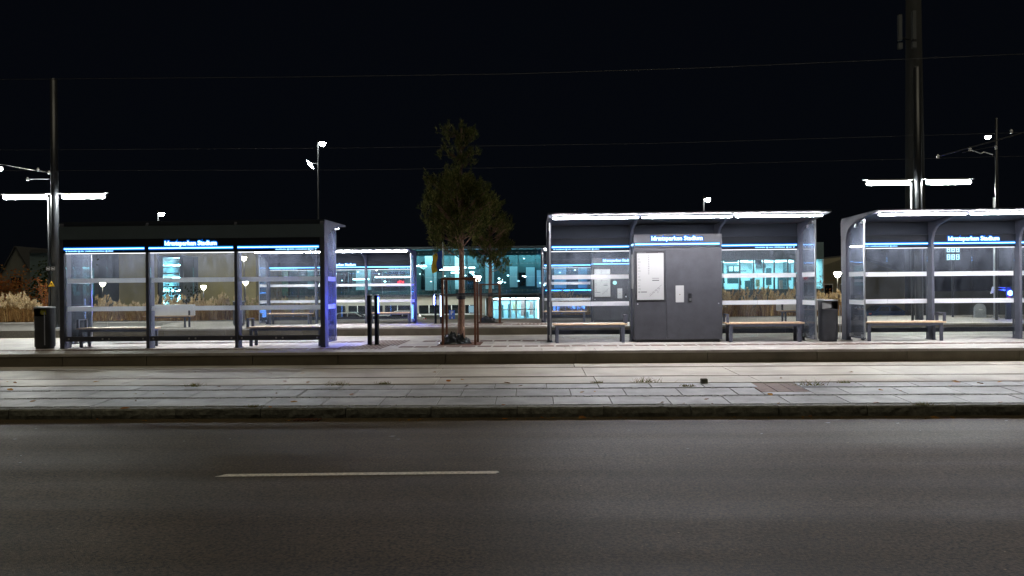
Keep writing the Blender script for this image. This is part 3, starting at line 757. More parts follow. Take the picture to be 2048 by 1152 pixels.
MB().tube(rel(1876, 313, 26.0), rel(2110, 248, 25.6), .022, seg=8).tube(rel(1925, 305, 26.0), rel(1993, 292, 26.3), .012, seg=6).build('arm', 'mast_paint', ca)
MB().path([rel(1940, 299, 26.0), rel(1962, 307, 25.9), rel(1968, 304, 25.9), rel(1986, 309, 25.8)], .016).build('steady_arm', 'alu', ca)
for u, v in ((1876, 313), (1940, 298), (2023, 263), (1992, 295)): MB().lathe([(.02, -.07), (.05, -.05), (.03, -.02), (.05, .01), (.03, .04), (.02, .07)], 10, tuple(rel(u, v, 25.9))).build('insulator', 'sign_white', ca)
cb = thing('wire_bracket', 'thin steel wire bracket on the left mast below the lowest wires', 'bracket', tuple(at(98, 345, 29.3)))
O = Vector(cb.location)
MB().tube(rel(98, 345, 29.3), rel(-60, 318, 26.5), .016, seg=8).build('arm', 'mast_paint', cb)
MB().tube(rel(98, 358, 29.3), rel(52, 358, 28.5), .016, seg=6).build('stay', 'alu', cb)
for u, v in ((98, 345), (76, 339), (55, 358)): MB().lathe([(.02, -.07), (.05, -.05), (.03, -.02), (.05, .01), (.03, .04), (.02, .07)], 10, tuple(rel(u, v, 29.2))).build('insulator', 'sign_white', cb)
# telecom tower
mat('antenna_grey', (.07, .07, .065), .8)
tt = thing('antenna_tower', 'dark telecom tower rising out of the picture behind the right mast', 'tower', (at(1832, 600, 46).x, 46, -1.4))
MB().tube((0, 0, 0), (0, 0, 26), .62, .36, 24).build('shaft', mat('tower_grey', (.012, .012, .011), .9, noise=(1, .2)) and 'tower_grey', tt, True)
for (u, v0, v1) in ((1800, 30, 98), (1828, 22, 96)):
    p, q = at(u, v1, 45.3), at(u, v0, 45.3); p -= Vector(tt.location); q -= Vector(tt.location)
    an = MB().box(p.x - .1, p.x + .1, p.y - .1, p.y + .1, p.z + .5, q.z).build('antenna', 'antenna_grey', tt)
    MB().box(p.x - .12, p.x + .12, p.y - .1, p.y + .1, p.z, p.z + .35).build('radio_box', 'antenna_grey', tt)
    MB().tube((p.x, p.y, p.z + .7), (0, 0, p.z + .7), .05).build('bracket', 'tower_grey', tt)

# ------------------------------------------------------------------ street lamps, lanterns and floodlights
def street_lamp(label, u, v, Y, gz, r=.16, arm=.4, pow_=None, head='lamp_white'):
    p = at(u, v, Y); t = thing('street_lamp', label, 'street lamp', (p.x - arm, Y, gz)); H = p.z - gz
    MB().tube((0, 0, 0), (0, 0, H + .25), .075, .05, 10).build('pole', 'tower_grey', t, True)
    MB().tube((0, 0, H + .2), (arm, 0, H + .12), .03, seg=8).build('arm', 'tower_grey', t)
    MB().lathe([(r * .6, .10), (r * 1.15, .02)], 14, (arm, 0, H)).build('head', 'tower_grey', t)
    MB().lathe([(r * .35, -r), (r * .85, -r * .6), (r, 0), (r * .9, .02)], 14, (arm, 0, H)).build('lamp', head, t, True)
    return t
emis('lamp_big', (.95, .97, 1.0), 170)
street_lamp('very bright street lamp cut by the left edge of the picture', -4, 336, 34, -.3, .17, .9, head='lamp_big')
street_lamp('street lamp shining just above the roof of the left shelter', 323, 427, 60, -1.8, .22, .3)
street_lamp('street lamp shining above the roof of the middle shelter', 1415, 398, 60, -1.8, .24, .3)
street_lamp('street lamp shining beside the wire bracket at the upper right', 1976, 273, 48, -1.6, .16, -.55)
fl = street_lamp('tall thin floodlight pole above the right end of the left shelter', 645, 286, 62, -1.8, .26, .4)
O = Vector(fl.location); p = at(621, 329, 62) - O
MB().prism([(p.x - .3, p.z + .35), (p.x + .05, p.z + .1), (p.x + .25, p.z - .35), (p.x - .05, p.z - .1)], -.1, .1, 'y').build('floodlight', 'lamp_white', fl)
MB().tube((0, 0, p.z + .1), (p.x, 0, p.z + .1), .04).build('bracket', 'tower_grey', fl)
def lantern(label, u, v, Y, gz=-1.8, s=1.0):
    s *= .82
    p = at(u, v, Y); t = thing('lantern_post', label, 'lantern', (p.x, Y, gz), group='post-top lanterns'); H = p.z - gz
    MB().tube((0, 0, 0), (0, 0, H - .2 * s), .05, .04, 8).build('pole', 'black_frame', t, True)
    MB().lathe([(.07 * s, -.22 * s), (.15 * s, -.16 * s), (.27 * s, .12 * s), (.20 * s, .19 * s)], 14, (0, 0, H)).build('lamp', 'lantern', t, True)
    MB().lathe([(.30 * s, .192 * s), (.28 * s, .22 * s), (.05 * s, .29 * s)], 14, (0, 0, H)).build('cap', 'black_frame', t)
    return t
lantern('post-top lantern before the ochre wall, seen in the middle bay of the left shelter', 407, 575, 63)
lantern('post-top lantern seen in the left bay of the left shelter between the white bands', 205, 568, 62)
lantern('post-top lantern seen in the right bay of the left shelter, just above its middle band', 491, 566, 64)
lantern('post-top lantern between the two tree guards', 955, 557, 56, s=1.2)
lantern('post-top lantern between the right waste bin and the rightmost shelter', 1675, 549, 55, s=1.15)
lantern('taller lantern near the top of the right bay glass of the left shelter', 597, 520, 60, s=.95)
lantern('taller lantern in the upper left of the right bay glass of the left shelter', 488, 517, 60, s=.95)

# ------------------------------------------------------------------ buildings
GZ = -1.85
mat('hall_back', (.07, .105, .11), .7, noise=(.5, .25)); mat('teal_wall', (.16, .22, .22), .7, noise=(.5, .25)); mat('pale_wall', (.55, .60, .62), .7, noise=(.4, .15))
mat('ground_wall', (.26, .27, .24), .8, noise=(.3, .2)); mat('mullion', (.08, .10, .11), .4, .4)
mat('dark_glass', (.008, .012, .016), .06, 0, .8); mat('room_white', (.70, .76, .80), .7)
mat('ochre', (.36, .31, .14), .85, noise=(.35, .25)); mat('roof_dark', (.05, .05, .05), .8)
mat('red_thing', (.30, .12, .10), .6); mat('orange_thing', (.35, .22, .13), .6); mat('furniture', (.03, .07, .08), .6)
emis('room_light', (.66, .94, 1.0), 3.8); emis('lobby_light', (.60, .86, 1.0), 11); emis('fill_cyan', (.48, .88, 1.0), 9); emis('white_fix', (.75, .93, 1.0), 4)
emis('lit_soft', (.45, .75, .9), .12); emis('stair_light', (.50, .88, 1.0), 40); emis('blue_room', (.12, .32, 1.0), 2.2)
hall = thing('sports_hall', 'wide two-storey hall with a dark teal glass front and lit entrance doors', 'building', (0, 75, GZ))
def hx(u, Y=75): return at(u, 580, Y).x
def hz(v, Y=75): return at(960, v, Y).z - GZ
X0, X1 = hx(560), hx(1215)
zt, z1_, z2_, z3_ = hz(497), hz(527.5), hz(581), hz(590.5)
MB().box(X0, X1, 3.0, 14, z3_ - .1, zt - .1).build('hall_core', 'hall_back', hall)
MB().box(X0, hx(968), 2.0, 3.0, 0, z3_ - .1).box(hx(1078), X1, 2.0, 3.0, 0, z3_ - .1).box(hx(968), hx(1078), 2.0, 3.0, hz(597), z3_ - .1).build('ground_floor_wall', 'ground_wall', hall)
MB().box(X0, X1, .15, 3.0, z3_ - .08, z3_ + .12).build('floor_slab', 'mullion', hall)
emis('soffit_fill_light', (1.0, .97, .85), 5)
MB().box(X0 + .3, hx(966), .7, 1.1, z3_ - .084, z3_ - .0815).build('soffit_fill', 'soffit_fill_light', hall)  # unseen strip added to brighten the ground floor wall
MB().box(X0, X1, -.1, 3.2, zt, zt + .22).build('roof_edge', 'mullion', hall)
for (u0, u1, va, vb) in ((843, 866, 500, 580), (1018, 1034, 532, 575), (1052, 1070, 534, 573), (1074, 1090, 540, 575), (905, 925, 500, 578), (968, 985, 500, 578), (700, 730, 505, 578), (600, 640, 505, 575), (1110, 1135, 510, 578), (1160, 1180, 510, 578)):
    MB().box(hx(u0), hx(u1), 2.6, 2.99, hz(vb), hz(va)).build('wall_panel', 'pale_wall', hall)
for (u0, u1, va, vb) in ((834, 842, 520, 578), (870, 884, 532, 541), (870, 884, 556, 578), (928, 946, 545, 578), (1036, 1050, 545, 572), (735, 800, 540, 575), (645, 690, 540, 575)):
    MB().box(hx(u0), hx(u1), 2.7, 2.985, hz(vb), hz(va)).build('window', 'dark_glass', hall)
for (u0, u1, v) in ((876, 924, 538), (884, 930, 534), (900, 926, 544.5), (936, 948, 534.5), (938, 946, 544), (700, 732, 556), (745, 820, 552)):
    MB().box(hx(u0), hx(u1), 1.2, 1.5, hz(v) - .06, hz(v) + .07).build('ceiling_lamp', 'white_fix', hall)
MB().box(X0 + .5, X1 - .5, 1.9, 2.1, zt - .35, zt - .25).build('fill_strip', 'fill_cyan', hall)  # hidden strip added to light the wall behind the glass
MB().box(X0 + .2, X1 - .2, 1.66, 1.70, zt - .62, zt - .02).build('fill_strip_lip', 'hall_back', hall)  # added lip that hides the fill strip from view
dk = random.Random(31)
for (u, v) in ((837, 530), (840, 548), (866, 536), (881, 536), (890, 552), (862, 563), (931, 551), (946, 549), (952, 551), (998, 557), (1004, 563), (1010, 565), (1016, 551), (1037, 562), (1046, 552), (1050, 553), (1048, 517), (1080, 566), (1088, 570), (672, 548), (684, 561), (716, 544), (758, 548), (770, 563), (822, 560), (1120, 545), (1140, 556), (1150, 540)):
    p = at(u, v, 76.6); r = dk.uniform(.06, .14)
    MB().lathe([(r * .4, -r * .5), (r, 0), (r * .4, r * .5)], 8, (p.x, 1.6, p.z - GZ)).build('lamp_reflection', 'white_fix', hall)  # glowing discs stand in for lamps reflected in the glass
pw = 1.72; n = int((X1 - X0) / pw)
for i in range(n):
    xa = X0 + i * pw
    for (za, zb) in ((z3_ + .13, z2_), (z2_ + .02, (z1_ + z2_) / 2), ((z1_ + z2_) / 2 + .02, z1_), (z1_ + .02, zt - .02)):
        MB().box(xa + .012, xa + pw - .012, .10, .12, za, zb).build('glass_pane', 'glass_facade', hall)
    MB().box(xa - .03, xa + .03, .13, .30, z3_ + .12, zt).build('mullion', 'mullion', hall)
dm = MB()
for v in (505.5, 527.5, 581, 590):
    for i in range(int((X1 - X0) / .52)): x = X0 + i * .52; dm.box(x - .022, x + .022, .05, .09, hz(v) - .022, hz(v) + .022)
o = dm.build('facade_studs', 'painted_glint', hall); o['kind'] = 'stuff'  # glass fixings glow in place of catching light
for (u0, u1) in ((655, 690), (697, 733), (738, 765), (770, 820), (838, 878), (884, 922), (930, 948)):
    f_ = MB().box(hx(u0, 77), hx(u1, 77), 1.93, 2.0, hz(626, 77), hz(609.5, 77)).build('window', 'dark_glass', hall)
    xm = (hx(u0, 77) + hx(u1, 77)) / 2
    MB().box(xm - .04, xm + .04, 1.9, 1.93, hz(626, 77), hz(609.5, 77)).build('window_bar', 'pale_wall', f_)
MB().box(hx(640, 77), hx(968, 77), 1.8, 1.99, hz(629.5, 77), hz(627, 77)).build('sill', 'pale_wall', hall)
MB().box(hx(934), hx(947), 1.85, 1.93, hz(625, 77), hz(611, 77)).build('lit_window', 'lit_soft', hall)
# entrance lobby
MB().box(hx(980), hx(1192), 6.0, 6.2, .05, hz(597)).build('lobby_wall', 'room_white', hall)
MB().box(hx(975), hx(1195), 2.2, 6.0, .0, .04).build('lobby_floor', 'pale_wall', hall)
for y in (2.9, 4.6): MB().box(hx(984), hx(1190), y, y + .35, hz(597) - .12, hz(597) - .06).build('lobby_lamp', 'lobby_light', hall)
for (u0, u1, va, vb, m_) in ((1040, 1050, 604, 636, 'red_thing'), (1022, 1032, 606, 625, 'orange_thing'), (1058, 1066, 606, 634, 'red_thing'), (996, 1003, 612, 640, 'furniture'), (1012, 1018, 610, 640, 'furniture'), (1046, 1056, 628, 640, 'furniture')):
    MB().box(hx(u0), hx(u1), 5.0, 5.3, hz(vb), hz(va)).build('display_stand', m_, hall)
us = [981, 1000, 1019, 1031, 1050, 1068, 1076]
for a_, b_ in zip(us[:-1], us[1:]):
    dr_ = MB().box(hx(a_) + .07, hx(b_) - .07, 2.05, 2.07, .12, hz(621.5)).box(hx(a_) + .07, hx(b_) - .07, 2.05, 2.07, hz(619.5), hz(603)).build('door_glass', 'glass_facade', hall)
    MB().box(hx(a_) - .07, hx(a_) + .07, 2.0, 2.12, 0, hz(597)).box(hx(a_) + .07, hx(b_) - .07, 2.0, 2.12, hz(621.5), hz(619.5)).box(hx(a_) + .07, hx(b_) - .07, 2.0, 2.12, hz(603), hz(601)).box(hx(a_) + .07, hx(b_) - .07, 2.0, 2.12, 0, .12).build('door_frame', 'galv', dr_)
MB().prism([(hx(975), hz(592)), (hx(1080), hz(589)), (hx(1080), hz(587)), (hx(975), hz(590))], -2.4, 1.9, 'y').build('entrance_canopy', 'mullion', hall)
emis('fill_blue', (.06, .30, 1.0), 5)
for zz in (zt - .35, z2_ - .1): MB().box(hx(1092), X1 - .3, 1.3, 1.5, zz, zz + .08).build('fill_strip', 'fill_blue', hall)  # strips added to tint the right part of the hall blue
# blue-lit shop windows right of the entrance
for (u0, u1) in ((1108, 1120), (1124, 1133), (1138, 1152), (1157, 1174)):
    MB().box(hx(u0), hx(u1), 1.9, 1.98, hz(638), hz(609)).build('lit_window', 'blue_room', hall)
rs = thing('neon_sign', 'small red neon sign on the hall, seen through the far shelter glass', 'sign', tuple(at(800, 567, 74.6))); rs.scale = (.62, .62, .62)
pts = [(-.42, .25), (.05, .42), (.42, .30), (.42, -.25), (-.30, -.28), (-.42, .1), (-.1, .12), (.18, .1), (.15, -.1)]
MB().path([Vector((x, 0, z)) for x, z in pts], .05).build('tube', 'red_neon', rs)
MB().box(.52, .60, -.05, .05, -.35, .40).build('tube', 'red_neon', rs)

# right-hand building with lit rooms
rb = thing('office_building', 'dark building with a bright cyan-lit window band, seen through the middle shelter', 'building', (0, 72, GZ))
def rx(u): return at(u, 550, 72).x
def rz_(v): return at(1540, v, 72).z - GZ
A, B = rx(1380), rx(1648); za, zb = rz_(578), rz_(519)
MB().box(A, B, 0, 8, 0, za).build('lower_wall', 'teal_wall', rb)
MB().box(A, B, 0, 8, zb, zb + 1.6).build('upper_wall', 'teal_wall', rb)
MB().box(A, B, 6.9, 7.0, za, zb).build('room_wall', 'room_white', rb)
MB().box(A, A + .1, 0, 6.9, za, zb).build('room_wall', 'room_white', rb); MB().box(B - .1, B, 0, 6.9, za, zb).build('room_wall', 'room_white', rb)
for i in range(6):
    x = A + (B - A) * (i + .5) / 6; MB().box(x - .7, x + .7, 1.6, 5.6, zb - .1, zb - .03).build('ceiling_lamp', 'room_light', rb)
for u in (1446, 1480, 1508, 1528, 1549, 1576, 1590, 1612, 1630): MB().box(rx(u) - .06, rx(u) + .06, .02, .2, za, zb).build('mullion', 'mullion', rb)
for (a_, b_) in ((1380, 1446), (1446, 1480), (1480, 1508), (1508, 1528), (1528, 1549), (1549, 1576), (1576, 1590), (1590, 1612), (1612, 1630), (1630, 1648)):
    MB().box(rx(a_) + .07, rx(b_) - .07, .08, .1, za, zb).build('window_pane', 'glass_facade', rb)
MB().prism([(rx(1455), rz_(565)), (rx(1466), rz_(565)), (rx(1461), rz_(524))], 3.0, 3.4, 'y').build('ladder', 'furniture', rb)
for (u0, u1, v0, v1) in ((1477, 1502, 527, 548), (1478, 1500, 552, 566), (1560, 1570, 534, 570), (1515, 1532, 560, 578), (1585, 1596, 545, 578), (1453, 1470, 572, 578)):
    MB().box(rx(u0), rx(u1), 4.0, 4.4, rz_(v1), rz_(v0)).build('furniture', 'furniture', rb)
for (u0, u1, v0, v1, y_, m_) in ((1506, 1510, 519, 578, 5.0, 'pale_wall'), (1540, 1546, 519, 578, 5.6, 'pale_wall'), (1600, 1606, 519, 578, 4.6, 'mullion'), (1520, 1527, 556, 572, 3.0, 'furniture'), (1534, 1541, 558, 573, 3.4, 'orange_thing'), (1494, 1498, 560, 570, 2.6, 'furniture'), (1604, 1612, 552, 578, 2.2, 'furniture'), (1582, 1588, 560, 578, 3.2, 'red_thing'), (1512, 1526, 538, 540, 5.5, 'furniture'), (1551, 1574, 524, 532, 6.4, 'mullion'), (1618, 1626, 524, 560, 6.0, 'mullion')):
    MB().box(rx(u0), rx(u1), y_, y_ + .25, rz_(v1), rz_(v0)).build('fitting', m_, rb)
for (a_, b_, v) in ((1447, 1479, 524), (1509, 1527, 528), (1591, 1611, 531)): MB().box(rx(a_) + .08, rx(b_) - .08, .16, .18, rz_(v), zb - .02).build('blind', 'pale_wall', rb)
for (u0, u1, v0, v1) in ((1480, 1488, 530, 540), (1491, 1500, 530, 540)): MB().box(rx(u0), rx(u1), 3.9, 3.99, rz_(v1), rz_(v0)).build('board', 'room_white', rb)
# left buildings
lb = thing('ochre_building', 'long ochre-walled building behind the planting, seen through the left shelter', 'building', (0, 68, GZ))
def lx(u): return at(u, 560, 68).x
def lz(v): return at(420, v, 68).z - GZ
MB().box(lx(238), lx(512), 0, 9, 0, lz(470)).build('wall', 'ochre', lb)
MB().prism([(lx(234), lz(470)), (lx(516), lz(470)), (lx(500), lz(452)), (lx(250), lz(452))], -.3, 9.3, 'y').build('roof', 'roof_dark', lb)
tw_ = thing('stair_tower', 'glazed stair tower glowing pale cyan, seen in the middle bay of the left shelter', 'building', (0, 65, GZ))
def sx(u): return at(u, 560, 65).x
def sz(v): return at(342, v, 65).z - GZ
MB().box(sx(318), sx(366), 3.0, 3.3, 0, sz(515)).build('back_wall', 'room_white', tw_)
for bx3 in ((sx(318), sx(326), 0, 3.0, 0, sz(515)), (sx(360), sx(366), 0, 3.0, 0, sz(515)), (sx(318), sx(366), 0, 3.3, sz(515), sz(511))): MB().box(*bx3).build('shell', 'mullion', tw_)
vv = [523, 534, 547, 560, 573, 586, 599, 613]
for a_, b_ in zip(vv[:-1], vv[1:]):
    MB().box(sx(326.5), sx(359.5), .1, .13, sz(b_) + .06, sz(a_)).build('window_pane', 'glass_facade', tw_)
    MB().box(sx(326), sx(360), .02, .25, sz(b_) - .05, sz(b_) + .05).build('transom', 'mullion', tw_)
for v in (530, 556, 582, 607): MB().box(sx(329), sx(357), 1.4, 1.8, sz(v), sz(v) + .08).build('ceiling_lamp', 'stair_light', tw_)
MB().prism([(sx(328), sz(612)), (sx(330), sz(612)), (sx(358), sz(560)), (sx(356), sz(560))], 1.8, 2.6, 'y').build('stair_flight', 'pale_wall', tw_)
hb = thing('teal_block', 'building with dim turquoise windows, seen in the left bay of the left shelter', 'building', (0, 88, GZ))
def bx_(u): return at(u, 560, 88).x
def bz(v): return at(170, v, 88).z - GZ
MB().box(bx_(60), bx_(196), 0, 8, 0, bz(505)).build('wall', 'teal_wall', hb)
emis('dim_teal', (.12, .45, .55), .08)
for (u0, u1, v0, v1) in ((143, 155, 541, 590), (164, 171, 537, 588), (175, 188, 537, 590)): MB().box(bx_(u0), bx_(u1), -.05, -.01, bz(v1), bz(v0)).build('window_pane', 'dim_teal', hb)
MB().prism([(bx_(60), bz(505)), (bx_(196), bz(505)), (bx_(190), bz(498)), (bx_(66), bz(498))], -.2, 8.2, 'y').build('roof', 'roof_dark', hb)
mat('gable_brick', (.20, .20, .17), .9, noise=(.8, .2)); mat('house_wall', (.22, .20, .14), .85, noise=(.5, .2))
gh = thing('gabled_house', 'dim grey gabled house at the left edge behind the grasses', 'house', (at(33, 600, 96).x, 96, GZ))
zA, zB = at(33, 494, 96).z - GZ, at(33, 562, 96).z - GZ
MB().prism([(-3.4, 0), (3.4, 0), (3.4, zB * .72), (0, zA), (-3.4, zB * .72)], 0, 10, 'y').build('wall', 'gable_brick', gh)
wf = MB().box(-.7, .7, -.06, -.01, zB * .8, zB * .8 + 1.5).build('window', 'mullion', gh); MB().box(-.6, .6, -.09, -.065, zB * .8 + .1, zB * .8 + 1.4).build('pane', 'dark_glass', wf)
MB().quadbox([(-3.7, -.2, zB * .72 - .3), (-3.5, -.2, zB * .72 - .3), (-3.5, 10.2, zB * .72 - .3), (-3.7, 10.2, zB * .72 - .3), (-.1, -.2, zA + .1), (.0, -.2, zA), (.0, 10.2, zA), (-.1, 10.2, zA + .1)]).build('roof', 'roof_dark', gh)
MB().quadbox([(3.5, -.2, zB * .72 - .3), (3.7, -.2, zB * .72 - .3), (3.7, 10.2, zB * .72 - .3), (3.5, 10.2, zB * .72 - .3), (.0, -.2, zA), (.1, -.2, zA + .1), (.1, 10.2, zA + .1), (.0, 10.2, zA)]).build('roof', 'roof_dark', gh)
rh = thing('gabled_house', 'dim ochre house with a sloping roof right of the cyan-lit building', 'house', (at(1705, 600, 82).x, 82, GZ))
zA, zB = at(1700, 512, 82).z - GZ, at(1700, 560, 82).z - GZ
MB().prism([(-3.6, 0), (7.5, 0), (7.5, zB), (0, zA), (-3.6, zA * .82)], 0, 9, 'y').build('wall', 'house_wall', rh)
MB().quadbox([(0, -.3, zA), (.3, -.3, zA + .2), (.3, 9.3, zA + .2), (0, 9.3, zA), (7.8, -.3, zB - .15), (7.9, -.3, zB + .1), (7.9, 9.3, zB + .1), (7.8, 9.3, zB - .15)]).build('roof', 'roof_dark', rh)
for x in (-2.6, -.9):
    wf = MB().box(x - .5, x + .5, -.07, -.01, zB - 1.6, zB - .4).build('window', 'sign_white', rh); MB().box(x - .42, x + .42, -.1, -.075, zB - 1.52, zB - .48).build('pane', 'dark_glass', wf)

# ------------------------------------------------------------------ parked cars beyond the platforms
mat('car_white', (.75, .76, .76), .25, 0, .6); mat('car_black', (.02, .02, .022), .2, 0, .6); mat('car_blue', (.02, .06, .20), .25, .2, .6); mat('tail_red', (.5, .01, .01), .3)
def car(label, paint, loc, rz):
    t = thing('parked_car', label, 'car', loc, rz, 'cars parked beyond the platforms')
    # length along x, width along y
    low = [(-2.1, .32), (-2.15, .6), (-2.0, .86), (-1.1, .95), (1.2, .93), (2.0, .80), (2.12, .55), (2.08, .3)]
    m_ = MB()
    ys = [(-.86, .0), (-.80, .06), (.80, .06), (.86, .0)]
    secs = []
    for y, ins in ((-.88, .05), (-.82, 0), (.82, 0), (.88, .05)):
        secs.append([(x * (1 - ins * .4), y, .32 + (z - .32) * (1 - ins)) for x, z in low])
    n = len(low)
    for s_ in secs: m_.v += s_
    for q in range(3):
        for i in range(n): j = (i + 1) % n; m_.face([q * n + i, q * n + j, (q + 1) * n + j, (q + 1) * n + i])
    m_.face(range(n)); m_.face([3 * n + i for i in range(n)][::-1])
    smooth_angle(m_.build('body', paint, t))
    cab = [(-1.75, .93), (-1.15, 1.40), (-.6, 1.47), (.3, 1.45), (1.15, .93)]
    c = MB(); n = len(cab)
    for y, f in ((-.80, 0), (.80, 0)): c.v += [(x, y * (1 - .20 * max(0, (z - .93) / .54)), z) for x, z in cab]
    for i in range(n): j = (i + 1) % n; c.face([i, j, n + j, n + i])
    c.face(range(n)); c.face([n + i for i in range(n)][::-1])
    smooth_angle(c.build('cabin', paint, t))
    for s in (-1, 1):
        for (xa, xb, ta, tb) in ((-1.45, -.35, -1.02, -.35), (-.27, .93, -.27, .30)):
            def yy(z): return s * (.80 * (1 - .20 * (z - .93) / .54) + .006)
            MB().poly([(xa, yy(.97), .97), (xb, yy(.97), .97), (tb, yy(1.38), 1.38), (ta, yy(1.38), 1.38)]).build('side_window', 'dark_glass', t)
        for x in (-1.32, 1.32):
            wh = MB().tube((x, s * .70, .33), (x, s * .885, .33), .33, seg=22).build('wheel', 'rubber', t)
            MB().tube((x, s * .886, .33), (x, s * .895, .33), .21, seg=16).build('rim', 'alu', wh)
        MB().box(-2.14, -2.02, s * .62 - .14, s * .62 + .14, .68, .80).build('tail_light', 'tail_red', t)
        MB().box(1.98, 2.1, s * .62 - .16, s * .62 + .16, .60, .74).build('headlight', 'alu', t)
    def fy(z): return .78 * (1 - .20 * (z - .93) / .54)
    MB().poly([(1.12, -fy(.97), .97), (1.12, fy(.97), .97), (.36, fy(1.40), 1.425), (.36, -fy(1.40), 1.425)]).build('windscreen', 'dark_glass', t)
    MB().poly([(-1.72, -fy(.97), .98), (-1.72, fy(.97), .98), (-1.19, fy(1.37), 1.39), (-1.19, -fy(1.37), 1.39)]).build('rear_window', 'dark_glass', t)
    return t
CZ = -1.82
car('white car parked beyond the back platform, behind the right end of the left shelter', 'car_white', (at(706, 640, 60).x, 60, CZ), R(4))
car('white car parked beyond the back platform, behind the two slim black posts', 'car_white', (at(800, 640, 63).x, 63, CZ), R(182))
car('dark car parked beyond the right waste bin', 'car_black', (at(1690, 640, 58).x, 58, CZ), R(70))
car('dark blue car parked behind the rightmost shelter', 'car_blue', (at(1775, 640, 68).x, 68, CZ), R(10))
pk = struct(MB().poly([(-45, 50.2, -1.835), (60, 50.2, -1.835), (60, 74, -1.835), (-45, 74, -1.835)]).build('car_park', 'parking'))

# ------------------------------------------------------------------ parking sign, flag, signals at the right
ps = thing('parking_sign', 'blue parking sign with a white P above a small blue plate', 'sign', (at(904, 629, 61).x, 61, GZ)); ps.scale = (1.05, 1.05, 1.0)
zc = at(904, 626, 61).z - GZ
MB().tube((0, .05, 0), (0, .05, zc + .25), .03).build('post', 'galv', ps)
pl = bevel(MB().box(-.23, .23, -.012, .012, zc - .22, zc + .22).build('plate', 'sign_blue', ps), .02, 2)
tm = text_mesh('P', .42, .003, 'sign_white', .012); o = link('letter', tm, ps, (0, -.016, zc)); o.rotation_euler = (R(90), 0, 0)
MB().box(-.23, .23, -.012, .012, zc - .50, zc - .26).build('lower_plate', 'sign_blue', ps)
MB().box(-.05, .05, -.016, -.0125, zc - .46, zc - .36).box(-.02, .02, -.016, -.0125, zc - .355, zc - .31).build('symbol', 'sign_white', ps)
fp = thing('flagpole', 'white flagpole with a limp blue and yellow flag left of the front pine', 'flagpole', (at(887, 640, 56).x, 56, GZ))
zt_ = at(887, 484, 56).z - GZ
MB().tube((0, 0, 0), (0, 0, zt_), .07, .04, 10).build('pole', 'galv', fp, True)
mat('flag_blue', (.01, .05, .25), .8); mat('flag_yellow', (.45, .30, .02), .8)
m_ = MB(); m_.k = 0
for i in range(6):
    for j in range(8):
        def P(a_, b_): return (-.05 - a_ * .13 + .05 * math.sin(b_ * .9), .06 * math.sin(a_ * 2 + b_), zt_ - .6 - b_ * .17 - a_ * .07)
        m_.k = 0 if i < 3 else 1
        m_.poly([P(i, j), P(i + 1, j), P(i + 1, j + 1), P(i, j + 1)])
m_.build('flag', ['flag_blue', 'flag_yellow'], fp)
sgn = thing('signal_post', 'signal post with a bright blue lamp, seen in the right shelter glass', 'signal', (at(2016, 600, 31.5).x, 31.5, P2Z))
zs = at(2016, 586, 31.5).z - P2Z
MB().box(-.09, .09, -.06, .06, 0, zs + .25).build('post', 'steel_panel', sgn)
MB().lathe([(.02, -.10), (.085, -.05), (.085, .05), (.02, .10)], 14, (0, -.15, zs)).build('lamp', 'blue_beacon', sgn, True)
MB().box(-.05, .05, -.075, -.062, zs - .22, zs - .14).build('red_plate', 'tail_red', sgn)
MB().path([Vector((-.1, 0, zs + .22)), Vector((-.62, 0, zs + .26)), Vector((-.62, 0, zs + .22))], .012).path([Vector((-.1, 0, zs + .12)), Vector((-.6, 0, zs + .15))], .012).build('arm', 'alu', sgn)
MB().prism([(-.70, zs - .02), (-.60, zs + .01), (-.57, zs + .26), (-.63, zs + .26)], -.02, .02, 'y').build('mirror_plate', 'sign_white', sgn)
gp = thing('grey_pole', 'plain grey pole behind the rightmost shelter, left of the blue signal', 'pole', (at(1991, 600, 33).x, 33, P2Z))
MB().tube((0, 0, 0), (0, 0, 5.2), .085, .07, 12).build('pole', 'galv', gp, True); MB().lathe([(.14, 0), (.14, .03), (.09, .05)], 12).build('flange', 'galv', gp)
gp2 = thing('grey_cabinet', 'narrow grey equipment box beside the blue signal post', 'box', (at(2030, 600, 32).x, 32, P2Z))
bevel(MB().box(-.11, .11, -.08, .08, 0, 1.35).build('body', 'steel_panel', gp2), .01); MB().box(-.12, .12, -.09, .09, 1.35, 1.38).build('lid', 'steel_panel', gp2)
ar = thing('arch_panel', 'pale grey arch-topped panel standing behind the rightmost shelter', 'panel', (at(1960, 640, 33.5).x, 33.5, P2Z))
def arch(w_, h_, n=14): return [(-w_, 0), (w_, 0)] + [(w_ * math.cos(math.pi * i / n), h_ - w_ + w_ * math.sin(math.pi * i / n)) for i in range(n + 1)]
MB().prism(arch(.26, .62), -.03, .03, 'y').build('panel', 'galv', ar)
dsc = MB().lathe([(.19, -.01), (.19, .01)], 24).build('disc', 'galv', ar); dsc.rotation_euler.x = R(90); dsc.location = (0, -.045, .36)
MB().box(-.08, .08, -.064, -.056, .34, .37).build('mark', 'sign_white', ar)
ndp = thing('number_display', 'small lit blue-white departure display seen in the rightmost shelter', 'display', tuple(at(1906, 505, 34)))
emis('digit', (.35, .75, 1.0), 1.0)
MB().box(-.30, .30, .0, .12, -.35, .33).build('housing', 'black_frame', ndp); MB().tube((0, .06, -.35), (0, .06, P2Z - ndp.location.z), .04).build('post', 'black_frame', ndp)
